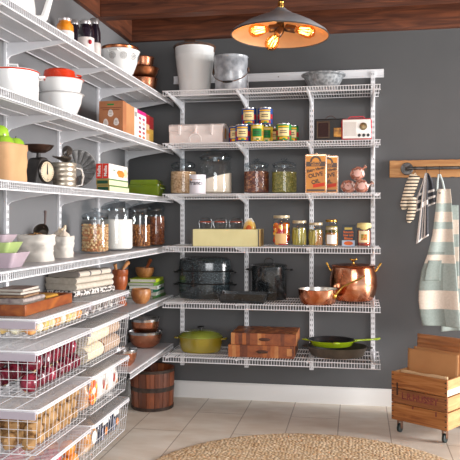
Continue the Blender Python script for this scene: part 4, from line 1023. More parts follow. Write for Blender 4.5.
# flour sifter
X = .175; y, s = lf(62.5, X); r = 13.6 * s; h = hz(163.5, s) - Z
M_tinold = mat('aged tin', '#B8AE9E', .36, .7, c2='#8E8274', c3='#CFC5B4', scale=16)
t = thing('flour_sifter', 'old ribbed tin flour sifter beside the scale', 'sifter', (X, y, Z), R(-55))
pr = [(0, 0), (r * .97, 0)]
for k in range(5):
    z0 = h * (.04 + k * .19); pr += [(r * .98, z0), (r * 1.02, z0 + .004), (r * .98, z0 + .009), (r * .98, z0 + h * .12)]
MB().lathe(shell(pr + [(r * .99, h * .97), (r * 1.02, h)], .0015), 44).build('canister', M_tinold, t)
MB().tube([(.01, r * .98, h * .82), (.012, r + .022, h * .78), (.012, r + .030, h * .5), (.012, r + .022, h * .14), (.01, r * .98, h * .10)], [.004, .005, .005, .005, .004], 8).build('handle', mat('pale tin handle', '#C8C2BC', .3, .8), t)
# scoops in sifter
t = thing('metal_scoop', 'dark metal scoop lying in the ribbed sifter, pointing left', 'scoop', (X, y, Z + h + .003), 0, 'scoops in the sifter')
b = MB(); n = 14; v = []
for k in range(7):
    u = k / 6
    for i in range(n + 1):
        a = PI + PI * i / n; rr = .027 * (1 - .25 * u)
        v.append((rr * math.cos(a), .035 - .095 * u, .030 + rr * math.sin(a) * (1 - .55 * u) - .004 * u))
b.add(v, [(k*(n+1)+i, k*(n+1)+i+1, (k+1)*(n+1)+i+1, (k+1)*(n+1)+i) for k in range(6) for i in range(n)])
M_dks = mat('dark tin', '#5A544E', .35, .85, c2='#7A7268', scale=20)
b.build('scoop_bowl', M_dks, t, solid=.0015)
MB().tube([(0, .035, .022), (0, .05, .034), (0, .062, .065)], [.008, .006, .005], 8).build('handle', M_dks, t)
t = thing('metal_funnel', 'dark round ended funnel standing in the sifter', 'funnel', (X + .022, y + .020, Z + h + .004), 0)
q = MB().lathe([(.020, 0), (.022, .002), (.019, .030), (.012, .045), (.012, .055), (.0105, .055), (.0105, .045), (.017, .030), (.020, .003)], 24, close=True).build('cone', M_dks, t); q.rotation_euler = (1.9, 0, .3); q.location = (0, -.018, .052)
# round wire splatter disc
X = .10; y, s = lf(80.5, X); r = 21 * s
M_mesh = mat('greyed wire', '#B4B4B2', .4, .1)
t = thing('steamer_basket', 'round folding metal steamer disc leaning against the wall behind the sifter', 'steamer basket', (X - .03, y + .02, Z)); zc = r + .003; TT = Matrix.Translation((0, 0, zc)) @ Matrix.Rotation(R(72), 4, 'X') @ Matrix.Rotation(R(8), 4, 'Y')
b = MB(TT)
for k in range(18):
    a0 = 2 * PI * k / 18; v = []; m_ = 5
    for i in range(m_ + 1):
        rr = r * (.30 + .70 * i / m_); da = .19 * (.75 + .25 * i / m_)
        v += [(rr * math.cos(a0 - da), rr * math.sin(a0 - da), .004 + .02 * (i / m_) ** 2), (rr * math.cos(a0 + da), rr * math.sin(a0 + da), .001 + .02 * (i / m_) ** 2)]
    b.add(v, [(2*i, 2*i+1, 2*i+3, 2*i+2) for i in range(m_)])
b.build('leaves', mat('perforated steel', '#C4C4C2', .5, 0, c2='#7A7876', scale=230, typ='voronoi', lo=.15, hi=.35), t, solid=.0008)
b = MB(TT); b.lathe([(0, 0), (r * .32, 0), (r * .34, .004), (0, .006)], 28); b.build('hub_plate', M_mesh, t)
b = MB(TT); b.tube(arc((0, 0, .021), r, 0, 2 * PI * 43 / 44, 43, 'xy'), .0018, 6, closed=True); b.build('outer_ring', M_mesh, t)
b = MB(TT); b.tube([(0, 0, .004), (0, 0, .05)], .0025, 8); b.tube([(0, 0, .05), (.008, 0, .058), (0, 0, .066), (-.008, 0, .058), (0, 0, .05)], .0018, 6); b.build('centre_post', M_mesh, t)
# tea cartons
X1 = .255; y0, s = lf(109, X1); y1, _ = lf(127.8, X1); wd = 13.4 * s / CS
zt = hz(163.5, s) - Z; z1 = hz(178.5, s) - Z
M_redc = pc('bright red card', '#D2301E'); M_wc = pc('white card side', '#F2EEE8'); M_lg = pc('pale green card', '#DCDDB8'); M_olv = pc('olive gold card', '#A08A4E')
for k, l in ((1, 'right, showing its white side'), (0, 'left')):
    x0 = X1 - wd + k * wd / 2
    t = thing('cracker_carton', 'upright red ended carton of the pair, the one at the ' + l, 'carton', (x0, y0, Z + z1 + .0008), 0, 'red ended cartons on the third left shelf'); w = wd / 2 - .001; h = zt - z1; L_ = y1 - y0
    MB().box(0, w, 0, L_, 0, h).build('carton', M_wc, t, bevel=.0008)
    MB().box(.0005, w - .0005, -.0008, .001, .0005, h - .0005).build('red_end', M_redc, t)
    text('lettering', 'Melba', .022, M_paper, t, (w / 2, -.0014, h * .5), (PI/2, -PI/2, 0), ext=.0002, bold=.0005)
    if k:
        b = MB(); b.ball((w + .0006, L_ * .62, h * .42), (.0012, L_ * .19, h * .22), 18, amp=.5, fr=3); b.build('biscuit_picture', mat('golden biscuit print', '#E09A3A', .5, c2='#C8742A', scale=60), t)
        b = MB(); b.ball((w + .0005, L_ * .88, h * .5), (.001, L_ * .09, h * .30), 14, amp=.4); b.build('wheat_picture', pc('wheat print', '#EBCFA0'), t)
        text('green_lettering', 'Toasts', .016, pc('sage print', '#8AA08A'), t, (w + .0008, L_ * .26, h * .62), (PI/2, 0, PI/2), ext=.0002)
lab2 = ['lower flat carton under the red ended ones', 'upper flat carton under the red ended ones']
for k in range(2):
    hh = z1 / 2
    t = thing('tea_carton', 'olive and pale green ' + lab2[k], 'carton', (X1 - wd, y0 + (0 if k else .006), Z + k * (hh + .0002)), 0, 'flat green cartons'); w = wd; L_ = y1 - y0 + (.0 if k else .012); h = hh - .0008
    MB().box(0, w, 0, L_, 0, h).build('carton', M_olv, t, bevel=.0008)
    MB().box(.006, w - .006, -.0008, .001, h * .22, h * .72).build('dark_green_panel', pc('dark green print', '#1E4A34'), t)
    MB().box(w - .001, w + .0008, .001, L_ - .001, .0006, h * .82).build('pale_side', M_lg, t)
    MB().box(w - .001, w + .0009, .001, L_ - .001, h * .82, h - .0005).build('green_stripe', pc('mid green print', '#5A8A4A'), t)
# green lidded dish
y0, s = lf(129, .10); ya_, s1 = lf(145, .2)
M_gcer = mat('green glazed ceramic', '#7F9A22', .18, coat=.7, c2='#8EA82E', scale=6)
t = thing('baking_dish', 'green glazed rectangular dish with lid in the corner of the third left shelf', 'baking dish', (.172, -.26, Z)); w_ = .205; d_ = .15; h_ = .062
loft([off(rrect(w_ - .02, d_ - .02, .012, 0), 0, .01), off(rrect(w_ - .01, d_ - .01, .014, h_ * .3), 0, .005), rrect(w_, d_, .018, h_), off(rrect(w_ - .02, d_ - .02, .012, h_ + .0005), 0, .01)]).build('dish', M_gcer, t)
loft([off(rrect(w_ * 1.05, d_ * 1.04, .016, h_ + .001), 0, -.003), off(rrect(w_ * 1.05, d_ * 1.04, .016, h_ + .007), 0, -.003), off(rrect(w_ * .88, d_ * .85, .014, h_ + .012), 0, d_ * .05), off(rrect(w_ * .84, d_ * .8, .012, h_ + .034), 0, d_ * .075), off(rrect(w_ * .80, d_ * .76, .010, h_ + .038), 0, d_ * .095)]).build('lid', M_gcer, t)
MB().box(-w_/2 - .012, -w_/2 + .004, d_ * .3, d_ * .7, h_ - .018, h_ - .008).build('side_handle', M_gcer, t, bevel=.003); MB().box(w_/2 - .004, w_/2 + .012, d_ * .3, d_ * .7, h_ - .018, h_ - .008).build('side_handle', M_gcer, t, bevel=.003)

# ================================================================ LEFT SHELF 4
Z = lz(3)
M_lil = mat('lilac grey glaze', '#B6A3AE', .25, coat=.5, c2='#C2B0B8', scale=5); M_lgr = mat('spring green glaze', '#A9BE78', .25, coat=.5)
def loafpan(label, x, y, z, w, d, h, m, rz):
    t = thing('loaf_dish', label, 'baking dish', (x, y, z), rz, 'nested loaf dishes')
    loft([off(rrect(w - .05, d - .035, .012, 0), 0, .017), off(rrect(w, d, .016, h), 0, 0), off(rrect(w, d, .016, h + .003), 0, 0), off(rrect(w - .012, d - .012, .012, h + .002), 0, .006), off(rrect(w - .058, d - .045, .010, .005), 0, .022)]).build('dish', m, t)
y, s = lf(28.5, .28)
x_ = .165
loafpan('lilac loaf dish at the bottom of the nested pile', .155, y - .10, Z, .245, .13, .050, M_lil, R(0))
loafpan('spring green loaf dish in the middle of the nested pile', .148, y - .097, Z + .036, .215, .115, .050, M_lgr, 0)
loafpan('lilac loaf dish on top of the nested pile', .146, y - .085, Z + .072, .18, .10, .040, M_lil, 0)
M_canvas = mat('off white canvas', '#D9D3CA', .85, c2='#CFC8BE', scale=9, bump=.3, bdist=.003)
X = .165; y, s = lf(36.5, X); h = hz(234.5, s) - Z; wv = 31 * s
paper_bag('canvas_sack', 'crumpled white canvas sack of mixed nuts with a scoop stuck in it', 'sack', X, y, Z, wv * .96, wv * .9, h, M_canvas, fold=.38, puff=.11, seed=4, cuff=.07)
mb = MB(); rnd = random.Random(5)
mb.lathe([(0, h - .035), (wv * .34, h - .034), (wv * .30, h - .010), (0, h - .002)], 20, 1)
for k in range(110):
    a = rnd.random() * 6.28; q = rnd.random() ** .5 * wv * .36
    mb.ball((q * math.cos(a), q * math.sin(a), h - .008 + .012 * (1 - q / (wv * .36))), (.0085, .006, .006), 7, rnd.choice((0, 1, 2)), rot=Matrix.Rotation(rnd.random() * 3, 3, 'Z'))
o = mb.build('mixed_nuts', [pc('tan nut', '#C89A62'), pc('brown nut', '#7A4A2A'), pc('dark nut', '#4A3028')], None, loc=(X, y, Z)); tag(o, 'mixed nuts heaped in the larger canvas sack', 'nuts', kind='stuff')
t = thing('measuring_scoop', 'dark metal scoop standing in the nuts of the larger sack', 'scoop', (X + .02, y, Z + h - .006))
b = MB(Matrix.Translation((0, 0, .020)) @ Matrix.Rotation(R(18), 4, 'Y') @ Matrix.Rotation(R(62), 4, 'X'))
b.lathe([(0, -.030), (.018, -.026), (.028, -.012), (.031, .004), (.0295, .004), (.026, -.011), (.017, -.024), (0, -.0275)], 28); b.build('scoop_bowl', M_dks, t)
MB().tube([(0, .022, .034), (0, .035, .050), (-.004, .046, .078), (-.01, .060, .100)], [.003, .004, .0045, .0065], 8).build('handle', mat('worn steel handle', '#9A8A88', .3, .9), t)
X = .155; y, s = lf(61.3, X); h = hz(236, s) - Z; wv = 20 * s
paper_bag('canvas_sack', 'smaller white canvas sack holding garlic and ginger', 'sack', X, y, Z, wv, wv, h, M_canvas, fold=.38, puff=.09, seed=9, cuff=.06)
M_garl = mat('garlic skin', '#E6DACB', .6, c2='#D8C8B6', scale=12, stretch=(1, 1, .2))
for i, (dx, dy, l) in enumerate(((.018, -.012, 'white garlic bulb at the front of the smaller sack'), (-.016, .012, 'white garlic bulb at the back of the smaller sack'))):
    t = thing('garlic_bulb', l, 'garlic', (X + dx, y + dy, Z + h - .012 + i * .004), i, 'garlic bulbs in the small sack')
    b = MB(); n = 32; v = []; pr = [(.006, 0), (.020, .003), (.024, .012), (.020, .022), (.009, .031), (.004, .040)]
    for rr, zz in pr:
        for k in range(n):
            a = 2*PI*k/n; w = 1 + .09 * abs(math.sin(a * 4)) * (zz < .03); v.append((rr*w*math.cos(a), rr*w*math.sin(a), zz))
    f = [(k*n+i_, k*n+(i_+1)%n, (k+1)*n+(i_+1)%n, (k+1)*n+i_) for k in range(5) for i_ in range(n)] + [tuple(range(n))[::-1], tuple(5*n+j for j in range(n))]
    b.add(v, f).build('bulb', M_garl, t)
    MB().tube([(0, 0, .038), (.003, .003, .048)], [.004, .002], 8).build('neck', M_garl, t)
t = thing('ginger_root', 'pale knobbly ginger root lying beside the garlic', 'ginger', (X, y + .014, Z + h + .020))
b = MB(); b.tube([(0, -.022, 0), (0, -.006, .004), (0, .010, .004), (0, .020, .012), (0, .028, .026)], [.009, .012, .010, .009, .005], 10); b.build('root', mat('ginger skin', '#E2CDB0', .7), t)
M_nutA = pc('hazelnut shell', '#C88A5A'); M_nutB = pc('reddish nut', '#8A4A3A'); M_nutC = pc('cashew pale', '#DDBB8A')
G = 'lidded glass jars on the fourth left shelf'
X = .165; y, s = lf(95.2, X); glass_jar('glass jar of mixed shelled nuts, nearest of the left jars', X, y, Z, 14.5 * s, hz(208, s) - Z, 0, [M_nutC, M_nutA, M_nutB], 'mixed nuts filling the nearest left jar', 'shelled_nuts', .84, G, seeds=.014)
X = .175; y, s = lf(116.5, X); glass_jar('tall glass jar of white flour between the nut jars', X, y, Z, 16.6 * s, hz(196.5, s) - Z, 0, mat('white flour', '#F2EEE8', .9, c2='#E9E4DC', scale=6), 'white flour in the tall jar', 'white_flour', .78, G)
X = .195; y, s = lf(140, X); glass_jar('glass jar of broken brown biscuits right of the flour jar', X, y, Z, 11.2 * s, hz(199, s) - Z, 0, [pc('biscuit brown', '#B87A44'), pc('biscuit dark', '#8A5228')], 'broken brown biscuits in the jar right of the flour', 'broken_biscuits', .62, G, seeds=.013)
X = .222; y, s = lf(156, X); glass_jar('glass jar of almonds, farthest of the left jars', X, y, Z, 9.6 * s, hz(199, s) - Z, 0, [pc('almond skin', '#A8623A'), pc('almond skin dark', '#8A4A2A')], 'brown almonds filling the farthest left jar', 'almonds', .84, G, seeds=.018)

# ================================================================ LEFT SHELF 5
Z = lz(4)
M_mort = wood('turned red brown wood', '#8A4220', '#A85A30', sc=8, st=(1, 1, 5), rough=.35)
M_olw = wood('figured olive wood', '#8A5430', '#C89060', '#A8703F', sc=10, st=(1, 1, 2), rough=.4)
X = .15; y, s = lf(120, X); r = 8 * s; h = hz(269.5, s) - Z
t = thing('wooden_mortar', 'tall footed red brown wooden mortar on the fifth left shelf', 'mortar', (X, y, Z))
MB().lathe([(0, 0), (r * .85, 0), (r * .9, .008), (r * .62, h * .18), (r * .58, h * .40), (r * .72, h * .48), (r * .93, h * .62), (r * .97, h * .80), (r * .92, h * .83), (r, h * .86), (r, h), (r * .84, h), (r * .8, h * .8), (r * .5, h * .55), (0, h * .5)], 40).build('mortar', M_mort, t)
t = thing('wooden_pestle', 'short wooden pestle poking straight up out of the tall mortar', 'pestle', (X, y, Z + h * .58), 0, 'pestles in the tall mortar'); MB().tube([(-.01, -.010, 0), (-.016, -.028, h * .50), (-.018, -.034, h * .58)], [.010, .008, .011], 12).build('pestle', M_olw, t)
t = thing('wooden_pestle', 'pale wooden pestle leaning to the right over the mortar rim', 'pestle', (X, y, Z + h * .60), 0, 'pestles in the tall mortar'); MB().tube([(.0, -.015, 0), (.012, .02, h * .42), (.02, .055, h * .54), (.022, .068, h * .57)], [.012, .009, .012, .014], 12).build('pestle', M_olw, t)
# books
Xb = .165; yb, s = lf(146, Xb); zb = Z
bk_m = [('#4E6A3A', '#2E7A3E'), ('#B8BCB0', '#8A9690'), ('#1E5A44', '#2A6A50'), ('#C8CEC8', '#4A5A54'), ('#5E8A2A', '#6E9A30'), ('#B4C832', '#C0D23C')]
bl = ['at the bottom of the pile', 'second from the bottom', 'third from the bottom', 'third from the top', 'second from the top', 'on top of the pile, lime green']
pgs = mat('book pages', '#DAD6CC', .8, c2='#BDB8AC', scale=120, stretch=(.1, .1, 3))
for i, (c, c2_) in enumerate(bk_m):
    w, d, h = .175 - .006 * (i % 3), .225 - .008 * i, (.018, .019, .017, .020, .019, .021)[i]
    t = thing('book', 'flat lying book ' + bl[i], 'book', (Xb + .004 * (i % 2), yb, zb), R((-4, 3, -2, 5, -3, 2)[i]), 'books under the olive wood mortar')
    cv = pc('book cover', c)
    b = MB(); b.box(-w/2, w/2, -d/2, d/2, 0, .0022); b.box(-w/2, w/2, -d/2, d/2, h - .0022, h); b.box(w/2 - .003, w/2, -d/2, d/2, .0022, h - .0022); b.build('cover', cv, t)
    MB().box(-w/2 + .004, w/2 - .003, -d/2 + .004, d/2 - .004, .0023, h - .0023).build('pages', pgs, t)
    MB().box(w/2 - .001, w/2 + .0006, -d * .3, d * .1, h * .3, h * .7).build('spine_print', pc('spine print', c2_), t)
    zb += h + .0004
X = .15; y, s = lf(144.8, X); r = 9.4 * s; h = hz(267.5, s) - zb
t = thing('olive_wood_mortar', 'pale olive wood mortar bowl sitting on the pile of books', 'mortar', (X, y, zb))
MB().lathe([(0, 0), (r * .55, 0), (r * .80, h * .2), (r * .96, h * .6), (r, h), (r * .9, h), (r * .84, h * .6), (r * .6, h * .3), (0, h * .22)], 40).build('mortar', M_olw, t)
t = thing('wooden_pestle', 'reddish wooden pestle leaning in the olive wood mortar', 'pestle', (X, y, zb + h * .3)); MB().tube([(0, -.015, 0), (.01, .018, h * .75), (.02, .055, h * 1.45)], [.012, .0085, .012], 12).build('pestle', M_mort, t)
X = .235; y, s = lf(141, X); r = 10.0 * s; h = .082
t = thing('wooden_bowl', 'deep figured wooden bowl in front of the pile of books', 'bowl', (X, y, Z))
MB().lathe([(0, 0), (r * .5, 0), (r * .82, h * .22), (r, h * .58), (r * .98, h * .82), (r * .90, h), (r * .82, h), (r * .88, h * .8), (r * .88, h * .6), (r * .6, h * .25), (0, h * .15)], 40).build('bowl', M_olw, t)

# ================================================================ LEFT SHELF 6
Z = lz(5)
def sbowl(label, x, y, z, r, h):
    t = thing('mixing_bowl', label, 'bowl', (x, y, z), 0, 'copper bodied steel mixing bowls')
    MB().lathe([(0, 0), (r * .5, 0), (r * .78, h * .22), (r * .94, h * .58), (r * .985, h * .84)], 48).build('copper_body', M_copper_s, t)
    MB().lathe([(r * .985, h * .84), (r * 1.0, h * .97), (r * 1.04, h), (r * 1.03, h + .002), (r * .975, h * .97), (r * .93, h * .58), (r * .76, h * .24), (0, .004)], 48).build('steel_lining', M_chrome, t); return t
X = .165; y, s = lf(145.3, X)
sbowl('lower large copper mixing bowl of the nested pair', X, y, Z, 17.3 * s, .100)
sbowl('upper copper mixing bowl of the nested pair', X, y, Z + .065, 14.3 * s, .112)
X = .215; y, s = lf(125, X); sbowl('smaller copper mixing bowl in front of the nested pair', X, y, Z, 12.2 * s, .085)
# ================================================================ ON THE BASKET DECKS
Z = ZD[0] + .0015
M_tray = wood('acacia wood', '#7E3A1C', '#B4682E', '#96502A', sc=7, st=(3, 1, 3), rough=.35)
tx0, tx1, ty0, ty1, th = .034, .222, -1.896, -1.452, .042
t = thing('wooden_tray', 'red brown wooden tray with linens and notebooks on the nearest basket deck', 'tray', ((tx0 + tx1) / 2, (ty0 + ty1) / 2, Z)); w, d = tx1 - tx0, ty1 - ty0
MB().box(-w/2 + .004, w/2 - .004, -d/2 + .004, d/2 - .004, .0, .006).build('base', M_tray, t)
MB().box(-w/2, w/2, -d/2, -d/2 + .010, 0, th).build('side_board', M_tray, t, bevel=.0015); MB().box(-w/2, w/2, d/2 - .010, d/2, 0, th).build('side_board', M_tray, t, bevel=.0015)
MB().box(-w/2, -w/2 + .010, -d/2 + .0102, d/2 - .0102, 0, th).build('side_board', M_tray, t, bevel=.0015); MB().box(w/2 - .010, w/2, -d/2 + .0102, d/2 - .0102, 0, th).build('side_board', M_tray, t, bevel=.0015)
def fold_stack(name, label, cat, loc, rz, w, d, h, layers, m, m2=None, seed=1, grp=None, fold_m=None, r_=None):
    """folded cloth: rounded fold facing +x, layered edges on the other sides"""
    t = thing(name, label, cat, loc, rz, grp); lh = h / layers
    for i in range(layers):
        b = MB(); z0 = i * lh; rr = lh * .5; rings = []
        n = 14; K = 22
        for k in range(K + 1):
            v_ = k / K; yy = -d/2 + d * v_; ring = []
            e = .008 * noise.noise((seed + i, v_ * 3, 0))
            pts = []
            for j in range(9):
                a = -PI/2 + PI * j / 8; pts.append((w/2 - rr + rr * math.cos(a) + e, z0 + rr + rr * .97 * math.sin(a)))
            for j in range(6):
                u = j / 5; pts.append((w/2 - rr - (w - rr) * (u * .96 + .04), z0 + 2 * rr * .985 + .004 * noise.noise((u * 4, v_ * 4, seed + i)) * (i == layers - 1)))
            for j in range(4):
                u = j / 3; pts.append((-w/2 + .04 * w * u, z0 + rr * (1.7 - 1.65 * u) * (1 if u < 1 else 0) + (.0005 if u == 1 else 0)))
            ring = [(p[0], yy, p[1]) for p in pts]; rings.append(ring)
        bb = loft(rings); bb.build('folded_layer', m if not m2 or i % 2 == 0 else m2, t, sharp=60)
    return t
M_lin = mat('grey striped linen', '#BDB6AC', .85, c2='#A69E94', scale=40, bump=.3); M_linp = mat('faded patterned cotton', '#C4B8B0', .85, c2='#8C7C7C', scale=34, bump=.2)
fold_stack('folded_napkins', 'folded faded cotton napkins lying in the wooden tray', 'napkins', (.126, -1.76, Z + .0065), 0, .140, .19, .052, 3, M_linp, M_lin, 2)
fold_stack('folded_cloth', 'folded mustard yellow cloth in the tray beside the napkins', 'cloth', (.126, -1.595, Z + .0065), 0, .140, .115, .042, 2, mat('mustard cotton', '#D8A03C', .85, c2='#C48C30', scale=20, bump=.2), None, 3)
for i in range(3):
    z_ = Z + .0595 + .0115 * i
    t = thing('notebook', ['dark bound notebook at the bottom on the napkins', 'notebook in the middle of the small pile on the tray', 'notebook with a printed cover on top of the pile'][i], 'notebook', (.128 - .003 * i, -1.762 + .004 * i, z_), R((3, -4, 2)[i]), 'notebooks on the tray')
    cv = mat('faded printed cover', ('#6A4A3A', '#7A6452', '#B8A498')[i], .6, c2=('#4A3026', '#8A7466', '#8C6E66')[i], scale=22)
    MB().box(-.055, .055, -.075, .075, 0, .0015).build('cover', cv, t); MB().box(-.055, .055, -.075, .075, .0095, .011).build('cover', cv, t)
    MB().box(-.053, .054, -.073, .073, .0016, .0094).build('pages', pgs if i else mat('aged pages', '#8A6A4E', .8, c2='#A8886A', scale=90), t)
# towels
M_tow = mat('oatmeal linen towel', '#D3C9BA', .9, c2='#C4B9A8', scale=60, bump=.3)
def stripe_mat(name, base, st, axis, scale, lo, hi):
    m = mat(name, base, .9, c2=st, scale=scale, typ='wave' + axis, lo=lo, hi=hi); return m
M_tows = stripe_mat('oatmeal towel with dark stripe', '#CFC5B6', '#4A4650', 'y', 3.2, .95, .985)
M_pat = mat('black and white patterned cotton', '#E4DED8', .85, c2='#4A4240', scale=90, detail=0, lo=.50, hi=.56)
zb_ = Z
tl = [('patterned_towels', 'black and white patterned towels folded at the bottom of the towel pile', M_pat, None, .030, 1), ('linen_towel', 'thick folded oatmeal linen towel with dark stripes', M_tow, M_tow, .058, 2), ('linen_towel', 'fringed oatmeal towel on top of the towel pile', M_tows, None, .026, 1)]
for i, (nm, l, m1, m2, hh, ly) in enumerate(tl):
    fold_stack(nm, l, 'towel', (.118, -1.105 + .004 * i, zb_), R(-14) + R(i * 2), .180 - .004 * i, .33 - .012 * i, hh, ly, m1, m2, 7 + i, None); zb_ += hh + .0006
t = [o for o in col.objects if o.name.startswith('linen_towel') and o.parent is None][1]
b = MB(); rnd = random.Random(3)
for k in range(60):
    u = -.15 + .30 * k / 59; b.tube([(.04, u, .0275), (.055 + rnd.random() * .006, u + rnd.uniform(-.004, .004), .0285), (.064 + rnd.random() * .006, u + rnd.uniform(-.006, .006), .0275)], .0011, 4)
b.build('fringe', mat('dark fringe', '#8A8078', .9), t)
bs_ = MB(); t2 = [o for o in col.objects if o.name.startswith('linen_towel') and o.parent is None][0]
for u in (-.115, -.085, .04):
    rr = .0145
    bs_.grid(lambda a, v, u=u: ((.088 - .029 + (.0293) * math.cos(-PI/2 + PI * a)), u + .007 * v, .029 + .0293 * math.sin(-PI/2 + PI * a)), 12, 1)
# ================================================================ IN THE BASKETS
def veg(name, lab, grp, cat, mats, shape, y0, y1, zf, size, rows, seed, x0=.045, x1=.272, stem=None, jitter=.003):
    """a layered pile: each vegetable its own object; the first of each shape is copied"""
    rnd = random.Random(seed); protos = []
    for k in range(4):
        t = thing(name, lab, cat, (0, 0, 0), 0, grp)
        b = MB(); shape(b, size, k); b.build('body', mats[k % len(mats)], t)
        if stem: stem(t, size, k)
        protos.append(t)
    used = set(); i = 0
    for r_ in range(rows):
        zz = zf + size * (.98 + (1.78 if rows < 3 else 1.5) * r_); off = (r_ % 2) * size * 1.0
        ny = int((y1 - y0 - 2 * size - off) / (size * 2.06)) + 1; nx = max(1, int((x1 - x0 - 2*size*1.0) / (size * 2.06)) + 1)
        for a in range(nx):
            for c in range(ny):
                x = (x1 - size * 1.03) - a * (x1 - x0 - 2.06 * size) / max(1, nx - 1) if nx > 1 else (x0 + x1) / 2
                y = y0 + size * 1.03 + off + c * size * 2.08
                if y > y1 - size: continue
                k = i % 4; i += 1
                lc = (x + rnd.uniform(-1, 0) * jitter, y + rnd.uniform(-1, 1) * jitter * .3, zz)
                if k not in used: used.add(k); o = protos[k]; o.location = lc
                else: o = copy_tree(protos[k], lc)
                o.rotation_euler = (rnd.uniform(-.5, .5), rnd.uniform(-.5, .5), rnd.random() * 6.28)
                q_ = rnd.uniform(.86, 1.04) if rows == 3 else rnd.uniform(.92, 1.0); o.scale = (q_, q_ * (rnd.uniform(.95, 1.15) if rows == 3 else 1), q_)
    return protos
def onion(b, s_, k):
    q = (1, .96, 1.04, .93)[k]; s_ = s_ * .98
    b.lathe([(0, -s_ * .92), (s_ * .3, -s_ * .9), (s_ * .75, -s_ * .62), (s_ * q * .97, -s_ * .05), (s_ * .86, s_ * .45), (s_ * .5, s_ * .78), (s_ * .18, s_ * .93), (s_ * .10, s_ * 1.08), (0, s_ * 1.12)], 22)
def onion_top(m):
    def f(t, s_, k):
        MB().tube([(0, 0, s_ * 1.0), (s_ * .05, 0, s_ * 1.2), (s_ * .2, s_ * .05, s_ * 1.36)], [s_ * .12, s_ * .08, s_ * .03], 7).build('dry_neck', m, t)
        MB().lathe([(0, -s_ * .97), (s_ * .16, -s_ * .93), (s_ * .14, -s_ * .88), (0, -s_ * .86)], 10).build('root_end', m, t)
    return f
M_neck = mat('papery straw', '#D8BC8A', .7)
M_ro = [mat('red onion skin', '#5A0E22', .25, c2='#96263E', scale=12, stretch=(4, 4, .4), coat=.3), mat('deep red onion skin', '#7A1630', .25, c2='#460A1A', scale=12, stretch=(4, 4, .4), coat=.3)]
M_yo = [mat('orange onion skin', '#D88A48', .35, c2='#E8B070', scale=12, stretch=(4, 4, .4)), mat('white onion skin', '#EFEBC8', .3, c2='#F6F4E4', scale=10, stretch=(4, 4, .4)), mat('yellow onion skin', '#E4BC6A', .35, c2='#F0D898', scale=12, stretch=(4, 4, .4)), mat('pale onion skin', '#F2E8C0', .3, c2='#E0C88A', scale=12, stretch=(4, 4, .4))]
M_po = [mat('potato skin', '#B48C58', .7, c2='#957044', scale=26, bump=.2), mat('russet skin', '#A67C4C', .7, c2='#C09A68', scale=22, bump=.2)]
zf = lambda i: ZD[i] - BH[i] + .0035
veg('onion', 'onion in the shallow top basket, one of the yellow, white and orange ones', 'onions in the shallow top basket', 'onion', M_yo, onion, YA[0] + .016, YA[1] - .016, ZD[0] - BH[0] + .0045, .0262, 1, 1, .05, .277, onion_top(M_neck) and None, .001)
veg('red_onion', 'shiny dark red onion in the near wire basket', 'red onions in the wire basket', 'onion', M_ro, onion, YA[0] + .022, YA[1] - .022, zf(1), .0395, 2, 2, .045, .276, onion_top(M_neck), .002)
def potato(b, s_, k): b.ball((0, 0, 0), (s_ * .97, s_ * .88, s_ * .82), 18, amp=.32, seed=k + 2, fr=1.7)
veg('potato', 'brown skinned potato in the near wire basket', 'potatoes in the wire basket', 'potato', M_po, potato, YA[0] + .022, YA[1] - .022, zf(2), .0325, 3, 4, .045, .276, None, .006)
# lowest near basket: apples, oranges and bread bags
M_ra = mat('red apple skin', '#C02A3A', .25, c2='#E2707A', scale=6, coat=.4)
def appleshape(b, s_, k): b.lathe([(0, s_*.6), (s_*.2, s_*.8), (s_*.6, s_*.9), (s_*.95, s_*.5), (s_, 0), (s_*.85, -s_*.55), (s_*.45, -s_*.88), (s_*.15, -s_*.9), (0, -s_*.8)], 22)
def apstem(t, s_, k): MB().tube([(0, 0, s_*.6), (.002, 0, s_*.95), (.004, 0, s_*1.15)], .0013, 5).build('stalk', M_stem, t)
veg('red_apple', 'red apple in the lowest near basket', 'red apples in the lowest near basket', 'apple', [M_ra], appleshape, YA[0] + .022, YA[0] + .34, zf(3), .038, 2, 6, .045, .272, apstem, .001)
veg('orange', 'orange beside the red apples in the lowest near basket', 'oranges in the lowest near basket', 'orange', [mat('orange peel', '#E88A2A', .4, c2='#F0A048', scale=60, bump=.2)], lambda b, s_, k: b.ball((0, 0, 0), s_ * .97, 20), YA[0] + .345, YA[1] - .022, zf(3), .036, 2, 7, .045, .272, lambda t, s_, k: MB().lathe([(0, s_*.96), (s_*.08, s_*.97), (0, s_*1.0)], 8).build('navel', M_stem, t), .001)
